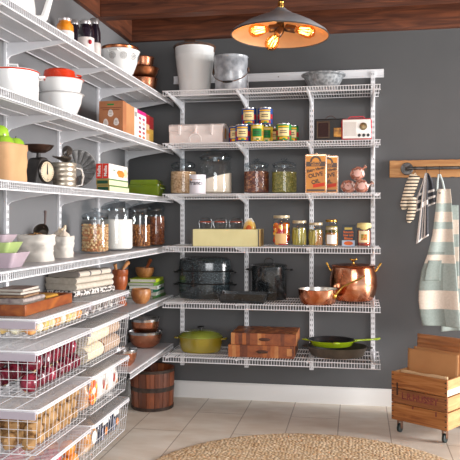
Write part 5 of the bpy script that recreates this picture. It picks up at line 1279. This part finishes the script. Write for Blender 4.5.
# far column, shallow basket: rolled patterned cloths
def roll(name, label, cat, x, y, z, r, L_, ang, m, m2, grp=None):
    t = thing(name, label, cat, (x, y, z + r), ang, grp); b = MB(); n = 26; K = 8; v = []
    rings = []
    for k in range(K + 1):
        u = -L_/2 + L_ * k / K; e = 1 + .03 * noise.noise((u * 20, x * 30, 0))
        rings.append([(r * e * math.cos(2*PI*j/n), u, r * e * math.sin(2*PI*j/n) * .98) for j in range(n)])
    loft(rings).build('roll', m, t)
    for q in (-1, 1):
        sp = [( r * .9 * (1 - a / 26) * math.cos(a * .6), q * (L_/2 + .0006), r * .9 * (1 - a / 26) * math.sin(a * .6)) for a in range(25)]
        MB().tube(sp, .0012, 4).build('spiral_edge', m2, t)
    return t
M_dkc = mat('dark cloth edge', '#6A5A50', .9)
for i, (y, l) in enumerate(((YB[0] + .055, 'nearest'), (YB[0] + .135, 'second'), (YB[0] + .215, 'third'), (YB[0] + .295, 'fourth'), (YB[0] + .375, 'fifth'), (YB[0] + .452, 'farthest'))):
    roll('rolled_napkin', 'rolled %s napkin in the shallow far basket, %s from the camera' % (('dark patterned', 'cream and grey')[i % 2], l), 'napkin', .155, y, ZD[0] - BH[0] + .004, .027, .19, PI / 2, (M_pat, M_linp)[i % 2], M_dkc, 'rolled napkins in the shallow far basket')
M_crw = mat('cream cotton waffle', '#EBDFC6', .9, c2='#DDCDB0', scale=120, typ='voronoi', bump=.4)
M_brs = mat('brown striped matting', '#8A4E2C', .85, c2='#E0D0B8', scale=26, typ='wavey', lo=.45, hi=.55)
ly = YB[0] + .05
z1_ = zf(1)
roll('rolled_towel', 'cream rolled towel at the bottom near end of the far basket', 'towel', .225, ly + .085, z1_, .038, .20, 0, M_crw, M_dkc, 'rolled towels in the far basket')
roll('rolled_towel', 'cream rolled towel lying on top along the far basket', 'towel', .232, ly + .115, z1_ + .078, .033, .27, 0, M_crw, M_dkc, 'rolled towels in the far basket')
roll('rolled_mat', 'brown striped rolled mat at the bottom far end of the far basket', 'mat', .225, ly + .31, z1_, .037, .22, 0, M_brs, M_dkc, 'rolled mats in the far basket')
roll('rolled_mat', 'brown striped rolled mat lying above the other one', 'mat', .225, ly + .335, z1_ + .077, .033, .18, 0, M_brs, M_dkc, 'rolled mats in the far basket')
roll('rolled_mat', 'brown striped rolled mat along the wall side of the far basket', 'mat', .11, ly + .22, z1_, .045, .38, 0, M_brs, M_dkc, 'rolled mats in the far basket')
# bags
def pillow(name, label, cat, x, y, z, w, d, h, m, rz=0, seal=None, seed=1, grp=None):
    t = thing(name, label, cat, (x, y, z), rz, grp); n = 30; K = 14; rings = []
    for k in range(K + 1):
        u = k / K; f_ = (math.sin(PI * u) ** .45); zz = h * u
        rings.append([(max(.004, w/2 * f_) * math.copysign(abs(math.cos(a)) ** .7, math.cos(a)) * (1 + .10 * noise.noise((math.cos(a) * 2 + seed, math.sin(a) * 2, u * 5))), d/2 * (.82 + .18 * f_) * math.copysign(abs(math.sin(a)) ** .5, math.sin(a)), zz) for a in [2*PI*j/n for j in range(n)]])
    loft(rings).build('bag', m, t, sharp=60); return t
M_clr = mat('clear bag of pale contents', '#E8E4DE', .2, c2='#C8BEB6', c3='#F4F2EE', scale=26, coat=.7, bump=.3)
z2 = zf(2)
M_brn = mat('brown bread bag', '#B0764A', .4, c2='#D8B088', scale=20, coat=.4, bump=.3)
t = pillow('snack_bag', 'bag with an orange and yellow oval label at the near end of the far basket', 'bag', .210, YB[0] + .095, z2, .11, .15, .150, M_brn, 0, None, 3)
o = MB().ball((0, 0, 0), (.004, .052, .058), 24).build('oval_label', mat('orange label print', '#F08A1E', .4, c2='#F6D24A', c3='#D8401E', scale=26, detail=1), t); o.location = (.053, 0, .080)
MB().ball((0, 0, 0), (.0015, .020, .016), 14).build('label_centre', M_paper, t).location = (.0572, 0, .085)
pl = ['clear bag of white contents with red print, middle of the far basket', 'clear bag of white contents at the far end of the far basket']
for i in range(2):
    t = pillow('clear_food_bag', pl[i], 'bag', .215, YB[0] + .245 + .145 * i, z2, .10, .135, .152, M_clr, 0, None, 5 + i, 'clear bags in the far basket')
    MB().ball((.050, -.02, .085), (.0025, .014, .022), 12).build('red_print', pc('brick red print', '#A8402E'), t)
    MB().ball((.048, .03, .060), (.0025, .010, .014), 12).build('orange_print', pc('ochre print', '#C88A4A'), t)
pillow('clear_food_bag', 'pale bag lying along the wall side of the far basket', 'bag', .09, YB[0] + .26, z2, .10, .42, .13, M_clr, 0, None, 9)
z3 = zf(3)
M_navy = mat('dark navy plastic bag', '#1E2438', .3, c2='#2A3248', scale=20, coat=.5, bump=.2)
for i, (y, l) in enumerate(((YB[0] + .245, 'nearer'), (YB[0] + .405, 'farther'))):
    t = pillow('navy_food_bag', 'dark navy printed bag standing in the lowest far basket, the %s one' % l, 'bag', .215, y, z3, .10, .150, .142, M_navy, 0, None, 11 + i, 'dark navy bags')
    MB().box(.049, .0525, -.035, .035, .095, .120).build('white_print', M_paper, t, bevel=.001)
    MB().ball((.051, .01, .060), (.003, .018, .018), 14).build('orange_print', pc('orange snack print', '#E88A3A'), t)
    MB().box(.049, .0525, -.045, -.030, .030, .085).build('pale_print', pc('pale strip print', '#9AA0B8'), t, bevel=.001)
t = pillow('bread_bag', 'pale see-through bag of bread at the near end of the lowest far basket', 'bag', .212, YB[0] + .105, z3, .10, .14, .142, mat('bread in film', '#E2B878', .3, c2='#EEDCC0', c3='#C88A4A', scale=14, coat=.6, bump=.3), 0, None, 21)
MB().ball((.053, .0, .075), (.003, .03, .03), 14).build('printed_panel', M_paper, t)
pillow('flour_bag', 'white bag along the wall side of the lowest far basket', 'bag', .09, YB[0] + .26, z3, .10, .42, .12, M_clr, 0, None, 23)

# ================================================================ FLOOR
M_oak = [wood('red brown stave', '#5E2C16', '#8A4A28', sc=9, st=(4, 4, .6)), wood('mid brown stave', '#74381C', '#A05C34', sc=9, st=(4, 4, .6)), wood('dark stave', '#4A2212', '#6E3A20', sc=9, st=(4, 4, .6))]
M_hoop = mat('dark iron hoop', '#2C2420', .5, .5, c2='#453830', scale=30)
t = thing('wooden_keg_bucket', 'old wooden stave bucket with dark hoops on the floor in the corner', 'bucket', (.232, -.262, 0)); r = .131; h = .235; ns = 16
b = MB(); rnd = random.Random(2)
for i in range(ns):
    a0, a1 = 2*PI*i/ns + .012, 2*PI*(i+1)/ns - .012; m = rnd.randrange(3)
    for q0, q1 in ((a0, (a0+a1)/2), ((a0+a1)/2, a1)):
        v = []
        for (rr, zz) in ((r * .94, 0), (r * .985, h * .5), (r, h), (r - .013, h), (r * .985 - .013, h * .5), (r * .94 - .013, 0)):
            v += [(rr * math.cos(q0), rr * math.sin(q0), zz), (rr * math.cos(q1), rr * math.sin(q1), zz)]
        b.add(v, [(0,1,3,2),(2,3,5,4),(4,5,7,6),(6,7,9,8),(8,9,11,10),(10,11,1,0),(0,2,4,6,8,10),(1,11,9,7,5,3)], m)
b.build('staves', M_oak, t, flat=True)
MB().lathe([(0, .012), (r * .93, .012), (r * .93, .026), (0, .026)], 32).build('bottom_board', M_oak[2], t)
for z0, z1 in ((.002, .020), (h * .47, h * .58), (h * .93, h + .001)):
    q = lambda z_: r * (.94 + .06 * z_ / h)
    MB().lathe([(q(z0) + .0005, z0), (q(z0) + .003, z0), (q(z1) + .0035, z1), (q(z1) + .0005, z1)], 40, close=True).build('iron_hoop', M_hoop, t)
# rug
rg = bpy.data.materials.new('braided jute'); rg.use_nodes = True; nt = rg.node_tree; N = nt.nodes; L = nt.links; b_ = N['Principled BSDF']; b_.inputs['Roughness'].default_value = .95
tc = N.new('ShaderNodeTexCoord'); vo = N.new('ShaderNodeTexVoronoi'); vo.inputs['Scale'].default_value = 62; vo.inputs['Randomness'].default_value = .8
no = N.new('ShaderNodeTexNoise'); no.inputs['Scale'].default_value = 30; no.inputs['Detail'].default_value = 4
L.new(tc.outputs['Object'], vo.inputs['Vector']); L.new(tc.outputs['Object'], no.inputs['Vector'])
sp = N.new('ShaderNodeSeparateColor'); L.new(vo.outputs['Color'], sp.inputs[0])
ad = N.new('ShaderNodeMath'); ad.operation = 'MULTIPLY_ADD'; ad.inputs[1].default_value = .55; L.new(sp.outputs[0], ad.inputs[0])
m2_ = N.new('ShaderNodeMath'); m2_.operation = 'MULTIPLY'; m2_.inputs[1].default_value = .5; L.new(no.outputs['Fac'], m2_.inputs[0]); L.new(m2_.outputs[0], ad.inputs[2])
rp_ = N.new('ShaderNodeValToRGB'); e_ = rp_.color_ramp.elements; e_[0].position = .1; e_[0].color = lin('#B08A60'); e_[1].position = .75; e_[1].color = lin('#E2CAA8'); k_ = e_.new(.42); k_.color = lin('#CCAC84')
L.new(ad.outputs[0], rp_.inputs[0]); L.new(rp_.outputs[0], b_.inputs['Base Color'])
bp_ = N.new('ShaderNodeBump'); bp_.inputs['Strength'].default_value = .9; bp_.inputs['Distance'].default_value = .006; bp_.invert = True; L.new(vo.outputs['Distance'], bp_.inputs['Height']); L.new(bp_.outputs[0], b_.inputs['Normal'])
b = MB(); n = 180; prof = [(0, .012), (.3, .012), (.6, .012), (.755, .012), (.768, .010), (.775, .005), (.773, .0), (0, 0)]; 
b.lathe([(rr, zz) for rr, zz in prof], n)
b.v = [(x * (1 + .003 * math.sin(60 * math.atan2(y, x))), y * (1 + .003 * math.sin(60 * math.atan2(y, x))), z) for x, y, z in b.v]
o = b.build('round_rug', rg, loc=(1.246, -1.43, 0)); tag(o, 'round natural jute rug on the pale tiled floor', 'rug')

# crate on casters
M_cr = wood('weathered orange pine', '#7E451E', '#B67C4A', '#A0632F', sc=9, st=(.5, 5, 7), rough=.55)
M_cr2 = wood('pale pine edge', '#B98450', '#D6A870', sc=8, st=(5, .8, 5), rough=.55)
M_cr3 = wood('darker pine board', '#6E3E1E', '#9C6436', '#86502A', sc=9, st=(.5, 5, 7), rough=.55)
M_nail = mat('nail heads', '#3A2418', .6)
fx, fy = CX + .173, CY + 3.841; gx, gy = CX + .434, CY + 3.664
wv = math.hypot(gx - fx, gy - fy); ang = math.atan2(gy - fy, gx - fx); dp = .40; zb_, zt_ = .070, .322; bt = .011
t = thing('wooden_crate', 'weathered wooden crate on casters with faded red stencil, holding paper bags', 'crate', (fx, fy, 0), ang)
H_ = zt_ - zb_
def boards(side):
    e = [(0, .350), (.362, .655), (.668, 1)]
    for i, (a, c) in enumerate(e):
        z0, z1 = zb_ + H_ * a, zb_ + H_ * c
        mm = M_cr if i != 1 else M_cr3
        if side == 'f': g = MB().box(0, wv, 0, bt, z0, z1); nm = 'front_board'
        elif side == 'b': g = MB().box(0, wv, dp - bt, dp, z0, z1); nm = 'back_board'
        elif side == 'l': g = MB().box(0, bt, bt + .0003, dp - bt - .0003, z0, z1 - .004); nm = 'side_board'; mm = M_cr2
        else: g = MB().box(wv - bt, wv, bt + .0003, dp - bt - .0003, z0, z1 - .004); nm = 'side_board'; mm = M_cr2
        o = g.build(nm, mm, t, bevel=.0015)
        if side == 'f':
            for q in (.008, wv - .008):
                for k in range(2 + (i != 1) * 0 + 1):
                    MB().ball((q, -.0002, z0 + (z1 - z0) * (.2 + .3 * k)), (.0060, .0012, .0032), 8).build('nail', M_nail, o)
        if side == 'r':
            for k in range(2):
                MB().ball((wv + .0002, bt * .5, z0 + (z1 - z0) * (.3 + .4 * k)), (.0008, .0025, .0025), 8).build('nail', M_nail, o)
for s_ in 'fblr': boards(s_)
MB().box(bt + .0003, wv - bt - .0003, bt + .0003, dp - bt - .0003, zb_, zb_ + .010).build('bottom_board', M_cr3, t)
MB().box(wv + .0001, wv + .0022, -.0005, dp, zb_ + H_ * .675, zb_ + H_ * .80).build('packing_tape', mat('pale paper tape', '#E6D2BC', .5), t)
MB().box(.030, .040, -.0006, .0006, zb_ + H_ * .52, zb_ + H_ * .78).build('dark_slot', mat('dark notch', '#3A1E12', .8), t)
M_sten = mat('faded red stencil', '#5E1E2C', .8, c2='#8A4438', scale=50)
text('stencil_lettering', 'L.R.HUSSEY', .047, M_sten, t, (wv * .52, -.0008, zb_ + H_ * .52), (PI/2, 0, 0), ext=.0002, sx=.88, bold=.0014)
b = MB(); b.prism([(wv * .38, zb_ + H_ * .34), (wv * .42, zb_ + H_ * .35), (wv * .40, zb_ + H_ * .28)], -.0008, .0005, 'y'); b.build('stencil_mark', M_sten, t)
b = MB(); b.box(wv * .80, wv * .82, -.0008, .0005, zb_ + H_ * .24, zb_ + H_ * .335); b.build('stencil_mark', M_sten, t)
M_rub = mat('dark rubber', '#1E2A2A', .5); M_cas = mat('coppery bracket', '#8A6A58', .35, .8)
for qx, qy in ((.030, .035), (wv - .030, .035), (.030, dp - .035), (wv - .030, dp - .035)):
    k = MB(); k.lathe([(0, zb_), (.017, zb_), (.017, zb_ - .006), (.009, zb_ - .010), (0, zb_ - .010)], 18, c=(qx, qy, 0))
    k.box(qx - .012, qx - .0095, qy - .010, qy + .012, .022, zb_ - .008); k.box(qx + .0095, qx + .012, qy - .010, qy + .012, .022, zb_ - .008); k.box(qx - .012, qx + .012, qy - .010, qy + .012, zb_ - .012, zb_ - .008)
    cs_ = k.build('caster', M_cas, t, bevel=.001)
    wl = MB().lathe([(0, -.008), (.018, -.008), (.0225, -.006), (.0225, .006), (.018, .008), (0, .008)], 24).build('wheel', M_rub, cs_); wl.rotation_euler = (0, PI/2, 0); wl.location = (qx, qy, .0228)
    MB().tube([(qx - .014, qy, .0228), (qx + .014, qy, .0228)], .004, 8).build('axle', M_cas, cs_)
def flatbag(label, yy, x0, x1, z1, m, tilt, creases=0, th=.006, z0=zb_ + .0105):
    t2_ = thing('flat_paper_bag', label, 'paper bag', (fx + math.cos(ang) * 0 - math.sin(ang) * yy, fy + math.sin(ang) * 0 + math.cos(ang) * yy, 0), ang, 'flat brown paper bags in the crate')
    n = 16; v = []
    b = MB()
    b.grid(lambda u, v_: (x0 + (x1 - x0) * u, tilt * v_ * (z1 - z0) + .002 * noise.noise((u * 5, v_ * 6, yy * 30)) + creases * .0035 * math.sin(v_ * 75) * (v_ > .5), z0 + (z1 - z0) * v_ + .006 * (noise.noise((u * 3, 0, yy * 9))) * (v_ > .99)), n, 30)
    b.build('paper', m, t2_, solid=th); 
    MB().box(x0 + .001, x1 - .001, tilt * .12 * (z1 - z0) - th/2 - .0008, tilt * .12 * (z1 - z0) + th/2, z0 + .004, z0 + .030).build('bottom_flap', m, t2_)
    return t2_
M_pb = mat('brown wrapping paper', '#C08A58', .7, c2='#B27C4C', scale=5, bump=.15); M_pb2 = mat('creased brown paper', '#B4784A', .7, c2='#8E5A34', scale=9, stretch=(.5, 1, 6), bump=.3)
M_pb3 = mat('pale brown paper', '#DDB88C', .7, c2='#D0A878', scale=5)
flatbag('pale folded paper lying against the crate front, only its edge above the boards', .030, .035, wv - .015, .330, M_pb3, .02, 0, .009)
flatbag('large smooth brown paper bag standing in the middle of the crate', .130, .014, wv - .014, .425, M_pb, .05)
flatbag('brown paper bag just behind the smooth one', .160, .030, wv - .013, .432, M_pb, .06)
flatbag('creased brown paper bag with folds, tallest in the crate', .225, .016, wv - .013, .492, M_pb2, .05, 1, .012)
flatbag('creased brown paper bag at the very back of the crate', .262, .022, wv - .013, .484, M_pb2, .05, 1, .012)

# ================================================================ PIPE RAIL ON THE BACK WALL
X0 = bk(389.6, -.02)[0]; X1_ = 2.30; zc_ = 1.130 + (217 - 169) * .00594
M_brd = wood('rough honey plank', '#A8703E', '#D0A068', '#BA8450', sc=5, st=(.8, 6, 6), rough=.65)
t = thing('pipe_towel_rail', 'rough wooden plank with a dark iron pipe rail on the back wall', 'towel rail', (X0, 0, zc_))
n = 30; top = [(.02 * 0 + (X1_ - X0) * i / n, .050 + .0035 * noise.noise((i * .9, 0, 0)) + .004 * i / n) for i in range(n + 1)]; bot = [((X1_ - X0) * i / n, -.050 - .003 * noise.noise((i * 1.1, 5, 0)) - (.006 * max(0, math.sin((i / n - .22) * 22)) if .22 < i / n < .36 else 0)) for i in range(n, -1, -1)]
MB().prism(top + bot, -.022, 0, 'y').build('plank', M_brd, t, bevel=.002)
M_pipe = mat('black iron pipe', '#4A4846', .4, .8, c2='#6A6664', scale=30)
xf = bk(407, -.03)[0] - X0; yp = -.072
for xx in (xf, X1_ - X0 - .1):
    f_ = MB().lathe([(0, 0), (.036, 0), (.037, .004), (.034, .007), (.017, .009), (.016, .022), (0, .022)], 32).build('flange', M_pipe, t); f_.rotation_euler = (PI/2, 0, 0); f_.location = (xx, -.022, 0)
    for k in range(4):
        MB().ball((.026 * math.cos(k * PI/2 + .8), .026 * math.sin(k * PI/2 + .8), .008), .004, 8).build('screw', M_nail, f_)
MB().tube([(xf, -.03, 0), (xf, yp + .008, 0), (xf + .006, yp + .001, 0), (xf + .015, yp, 0)], .0125, 14).build('elbow', M_pipe, t)
xe = X1_ - X0 - .1
MB().tube([(xf + .012, yp, 0), (xe - .012, yp, 0)], .0095, 14).build('pipe', M_pipe, t)
MB().tube([(xe, -.03, 0), (xe, yp + .008, 0), (xe - .006, yp + .001, 0), (xe - .015, yp, 0)], .0125, 14).build('elbow', M_pipe, t)
for k, (a, c) in enumerate(((.03, .012), (.20, -.015), (.5, .02))):
    pass
M_hk = mat('dark hook wire', '#2E2A28', .4, .8)
hk = []
for px in (415, 426.5, 439.3):
    xx = bk(px, yp)[0]; hk.append(xx)
for xx, l in zip(hk, ('holding the striped mitt', 'holding the dark striped napkin', 'holding the checked apron')):
    g = thing('ring_hook', 'dark wire ring hook on the pipe, ' + l, 'hook', (xx, yp, zc_), 0, 'wire ring hooks')
    MB().tube([(0, .0115 * math.cos(a), .0115 * math.sin(a)) for a in [2*PI*i/16 for i in range(16)]], .0016, 6, closed=True).build('ring', M_hk, g)
    MB().tube([(0, 0, -.012), (0, -.004, -.022), (0, -.002, -.034), (0, .006, -.038), (0, .010, -.032)], .0016, 6).build('hook', M_hk, g)
# oven mitt
M_mitt = mat('cream cotton with dark stripes', '#E6D6BC', .9, c2='#2E2A2C', scale=16, typ='wavez', lo=.62, hi=.74, bump=.2)
s_ = bk(415, -.08)[1]
t = thing('oven_mitt', 'cream oven mitt with dark stripes hanging at the left of the pipe', 'oven mitt', (hk[0] - .0, yp - .012, zc_ - .040))
b = MB(); q = Matrix.Rotation(R(19), 4, 'Y'); n = 26; rings = []
for k in range(19):
    u = k / 18; zz = -.215 * u; hw = .030 + .004 * math.sin(u * 5) - (.016 * max(0, (u - .82) / .18) ** 2); dx = -.0 ; th_ = .013 * (1 - .75 * max(0, (u - .88) / .12) ** 2) * (1 + .15 * math.sin(u * 9))
    if k == 18: hw *= .6; th_ *= .4
    rings.append([tuple(q @ Vector((dx + hw * math.cos(a), th_ * math.sin(a), zz))) for a in [2*PI*j/n for j in range(n)]])
o = loft(rings).build('mitt_body', M_mitt, t)
b = MB(); q2 = Matrix.Translation((-.020, -.006, -.150)) @ Matrix.Rotation(R(8), 4, 'Y'); rings = []
for k in range(12):
    u = k / 11; zz = .02 - .150 * u; hw = .024 * (1 - .7 * max(0, (u - .75) / .25) ** 2); th_ = .011 * (1 - .7 * max(0, (u - .8) / .2) ** 2)
    rings.append([tuple(q2 @ Vector((hw * math.cos(a) + .008 * math.sin(u * 3), th_ * math.sin(a) - .006, zz))) for a in [2*PI*j/n for j in range(n)]])
loft(rings).build('thumb', M_mitt, t)
MB().tube([(0, .004, .012), (-.005, -.004, .002), (-.006, -.004, -.006), (.006, -.004, -.006), (.005, .0, .004), (0, .004, .012)], .002, 6).build('hanging_loop', M_crw, t)
# napkin
nm_ = bpy.data.materials.new('white cloth with charcoal stripes'); nm_.use_nodes = True
M_nap = [mat('charcoal woven cotton', '#3E3F45', .9, c2='#505156', scale=80), mat('white woven cotton', '#EDE6E0', .9, c2='#E0D8D2', scale=80)]
def cloth_fan(label, name, cat, x, y, z, drop, w0, w1, folds, depth, mf, shear=0, m=M_nap, seed=0, hem=0, th=.002):
    t = thing(name, label, cat, (x, y, z))
    def fn(u, v):
        w = w0 + (w1 - w0) * min(1, v * 1.35) ** .8; a = (u - .5)
        return (a * w + shear * v + .004 * math.sin(v * 6 + seed), -depth * (.35 + .65 * v) * math.sin(u * PI * folds + seed) - .002, -drop * v * (1 + hem * a))
    b = MB(); b.grid(fn, 72, 40, 0, mf); b.build('cloth', m, t, solid=th); return t
def nmf(u, v):
    return 1 if (.50 < v < .58 or .72 < v < .78 or v > .93 or u < .08) else 0
t = cloth_fan('charcoal and white striped napkin bunched on the middle hook', 'cloth_napkin', 'napkin', hk[1], yp - .010, zc_ - .030, .20, .014, .115, 5, .016, nmf, shear=-.004, hem=-.25)
b = MB(); b.grid(lambda u, v: ((-.005 + (u - .5) * (.014 + .055 * v)) - .022 * v, -.022 - .012 * v * math.sin(u * 9), -.42 * v * (1 - .12 * u) * .98), 24, 40, 0, lambda u, v: 1 if (u < .18 or .36 < u < .46 or .62 < u < .75 or v > .95 or .42 < v < .50) else 0); b.build('hanging_corner', M_nap, t, solid=.002)
# apron
M_apr = [mat('sage woven check', '#A6B1AC', .9, c2='#9AA6A0', scale=90), mat('cream woven check', '#DACDBF', .9, c2='#D0C2B2', scale=90), mat('deep sage check', '#8B958F', .9, c2='#828C86', scale=90)]
ax0 = bk(437.5, -.09)[0]; axr = bk(452.5, -.09)[0]; sA = bk(440, -.09)[1]
t = thing('checked_apron', 'long sage and cream checked apron hanging from the right hook by its strap', 'apron', (hk[2], yp - .014, 0))
z_t = hz(189, sA); z_b = hz(328, sA)
left = [(189, 437), (200, 436), (215, 434.5), (235, 432), (255, 427), (270, 421.5), (285, 419), (300, 418.5), (315, 420), (326, 422.5)]
rght = [(189, 449.5), (200, 450.5), (215, 451.2), (235, 452), (255, 453.5), (270, 455), (285, 456), (300, 457), (315, 458), (326, 459)]
def ip(tb, y):
    for (a, p), (c, q) in zip(tb, tb[1:]):
        if y <= c: return p + (q - p) * (y - a) / (c - a)
    return tb[-1][1]
def afn(u, v):
    py = 189 + 137 * v; l_, r_ = ip(left, py), ip(rght, py); px = l_ + (r_ - l_) * u
    x = (px - 439.3) * sA
    return (x, -.012 - .016 * math.sin(u * PI * 2.2 + v * 1.2) * (.3 + .7 * v) - .012 * v, hz(py, sA) + (.012 * (.5 - u) if v > .98 else 0))
bands = [(0, .10, 1), (.10, .165, 0), (.165, .235, 1), (.235, .29, 0), (.29, .385, 1), (.385, .47, 0), (.47, .54, 1), (.54, .685, 0), (.685, .735, 0), (.735, .865, 1), (.865, 1.01, 0)]
def amf(u, v):
    vv = v
    k = 0
    for a, c, m in bands:
        if a <= vv < c: k = m
    if k == 0 and u < .62 and v > .45: return 2
    return k
b = MB(); b.grid(afn, 30, 96, 0, amf); b.build('apron_cloth', M_apr, t, solid=.002)
def bfn(u, v):
    py = 205 + 125 * v; return ((448 + 9.5 * u * (1) + 1.5 * v - 439.3 - 9 * v * (1 - u)) * sA, .004 - .006 * v * math.cos(u * 5), hz(py, sA) - .010 * v * (1 - u))
b = MB(); b.grid(bfn, 12, 60, 0, lambda u, v: (1 if int(v * 9) % 2 else 0)); b.build('back_panel', M_apr, t, solid=.002)
zs = hz(175, sA); zt2 = hz(191, sA)
b = MB(); b.tube([(-.014, -.008, zt2), (-.012, -.004, zt2 + .055), (-.004, .017, zs + .004), (.004, .017, zs + .004), (.016, -.004, zt2 + .055), (.028, -.006, zt2)], .0055, 8); b.build('neck_strap', mat('pale sage strap', '#C8D2D0', .9), t)
b = MB(); b.lathe([(.003, -.001), (.006, -.001), (.006, .001), (.003, .001)], 16, close=True); o = b.build('eyelet', M_hk, t); o.rotation_euler = (PI/2, 0, 0); o.location = (-.003, -.030, zt2 - .012)
# pocket
b = MB(); b.grid(lambda u, v: (afn(.10 + .46 * u, .52 + .15 * v)[0], afn(.10 + .46 * u, .52 + .15 * v)[1] - .0025, afn(.10 + .46 * u, .52 + .15 * v)[2]), 10, 12); b.build('pocket', M_apr[2], t, solid=.001)

# ================================================================ PENDANT LAMP
LX, LYY, LZ = 1.083, -1.081, 1.967
M_shade = mat('worn zinc shade', '#A6A8AC', .35, .35, c2='#C4C6CA', scale=8)
M_in = mat('pale gilt inside', '#CBA680', .45, .2, c2='#BE9870', scale=8)
t = thing('pendant_lamp', 'metal cone pendant lamp with three glowing filament bulbs', 'lamp', (LX, LYY, LZ)); t.rotation_euler = (R(-1.5), R(1.5), 0)
r = .224
MB().lathe([(r, 0), (r + .0025, .003), (r * .97, .016), (r * .72, .052), (r * .45, .082), (r * .28, .098), (r * .25, .104), (.030, .120), (.022, .128), (0, .128)], 64).build('shade', M_shade, t)
MB().lathe([(r - .0005, .0005), (r * .965, .013), (r * .71, .049), (r * .44, .079), (r * .26, .095), (0, .098)], 64).build('shade_lining', M_in, t)
MB().tube(arc((0, 0, .001), r + .001, 0, 2 * PI * 63 / 64, 63, 'xy'), .003, 6, closed=True).build('rim', mat('dark zinc rim', '#5A5450', .4, .6), t)
MB().lathe([(0, .128), (.014, .128), (.016, .134), (.013, .150), (.015, .156), (.008, .166), (0, .168)], 20).build('brass_cap', M_brass, t)
MB().tube([(0, 0, .166), (0, 0, .655)], .003, 8).build('cord', mat('gold braided cord', '#B8924A', .6), t)
MB().lathe([(0, .645), (.05, .645), (.055, .636), (.02, .624), (0, .622)], 24).build('ceiling_cup', M_brass, t)
MB().lathe([(0, .030), (.018, .032), (.020, .050), (.014, .072), (.010, .098), (0, .098)], 20).build('socket_hub', M_black, t)
M_bulb = bpy.data.materials.new('amber bulb glass'); M_bulb = glass_mat('amber bulb glass', '#FFD9A0', .04)
M_fil = mat('glowing filament', '#FFC070', .5, emit='#FFC878', estr=16)
M_glow = None
for k, (a, el) in enumerate(((R(196), R(-10)), (R(-118), R(-48)), (R(-14), R(-14)))):
    d = Vector((math.cos(a) * math.cos(el), math.sin(a) * math.cos(el), math.sin(el)))
    Mx = Matrix.Translation(Vector((.012, 0, .040)) + d * .016) @ d.to_track_quat('Z', 'Y').to_matrix().to_4x4()
    MB(Mx).lathe([(0, 0), (.017, 0), (.018, .006), (.018, .045), (.015, .050), (0, .050)], 20).build('bulb_socket', mat('bronze socket', '#4A3A30', .4, .6), t)
    bl = MB(Mx).lathe([(.012, .048), (.014, .060), (.024, .082), (.031, .105), (.029, .125), (.018, .140), (0, .146)], 28).build('bulb', M_bulb, t)
    b = MB(Mx)
    for j in range(7):
        a_ = 2 * PI * j / 7; a2 = a_ + .45
        b.tube([(.012 * math.cos(a_), .012 * math.sin(a_), .070), (.017 * math.cos(a2), .017 * math.sin(a2), .115)], .0016, 5)
    b.build('filament', M_fil, bl)
    l = bpy.data.lights.new('bulb_light', 'POINT'); l.energy = .8; l.color = (1, .62, .30); l.shadow_soft_size = .02
    o = bpy.data.objects.new('bulb_light', l); col.objects.link(o); o.location = Vector((LX, LYY, LZ)) + Mx @ Vector((0, 0, .10))
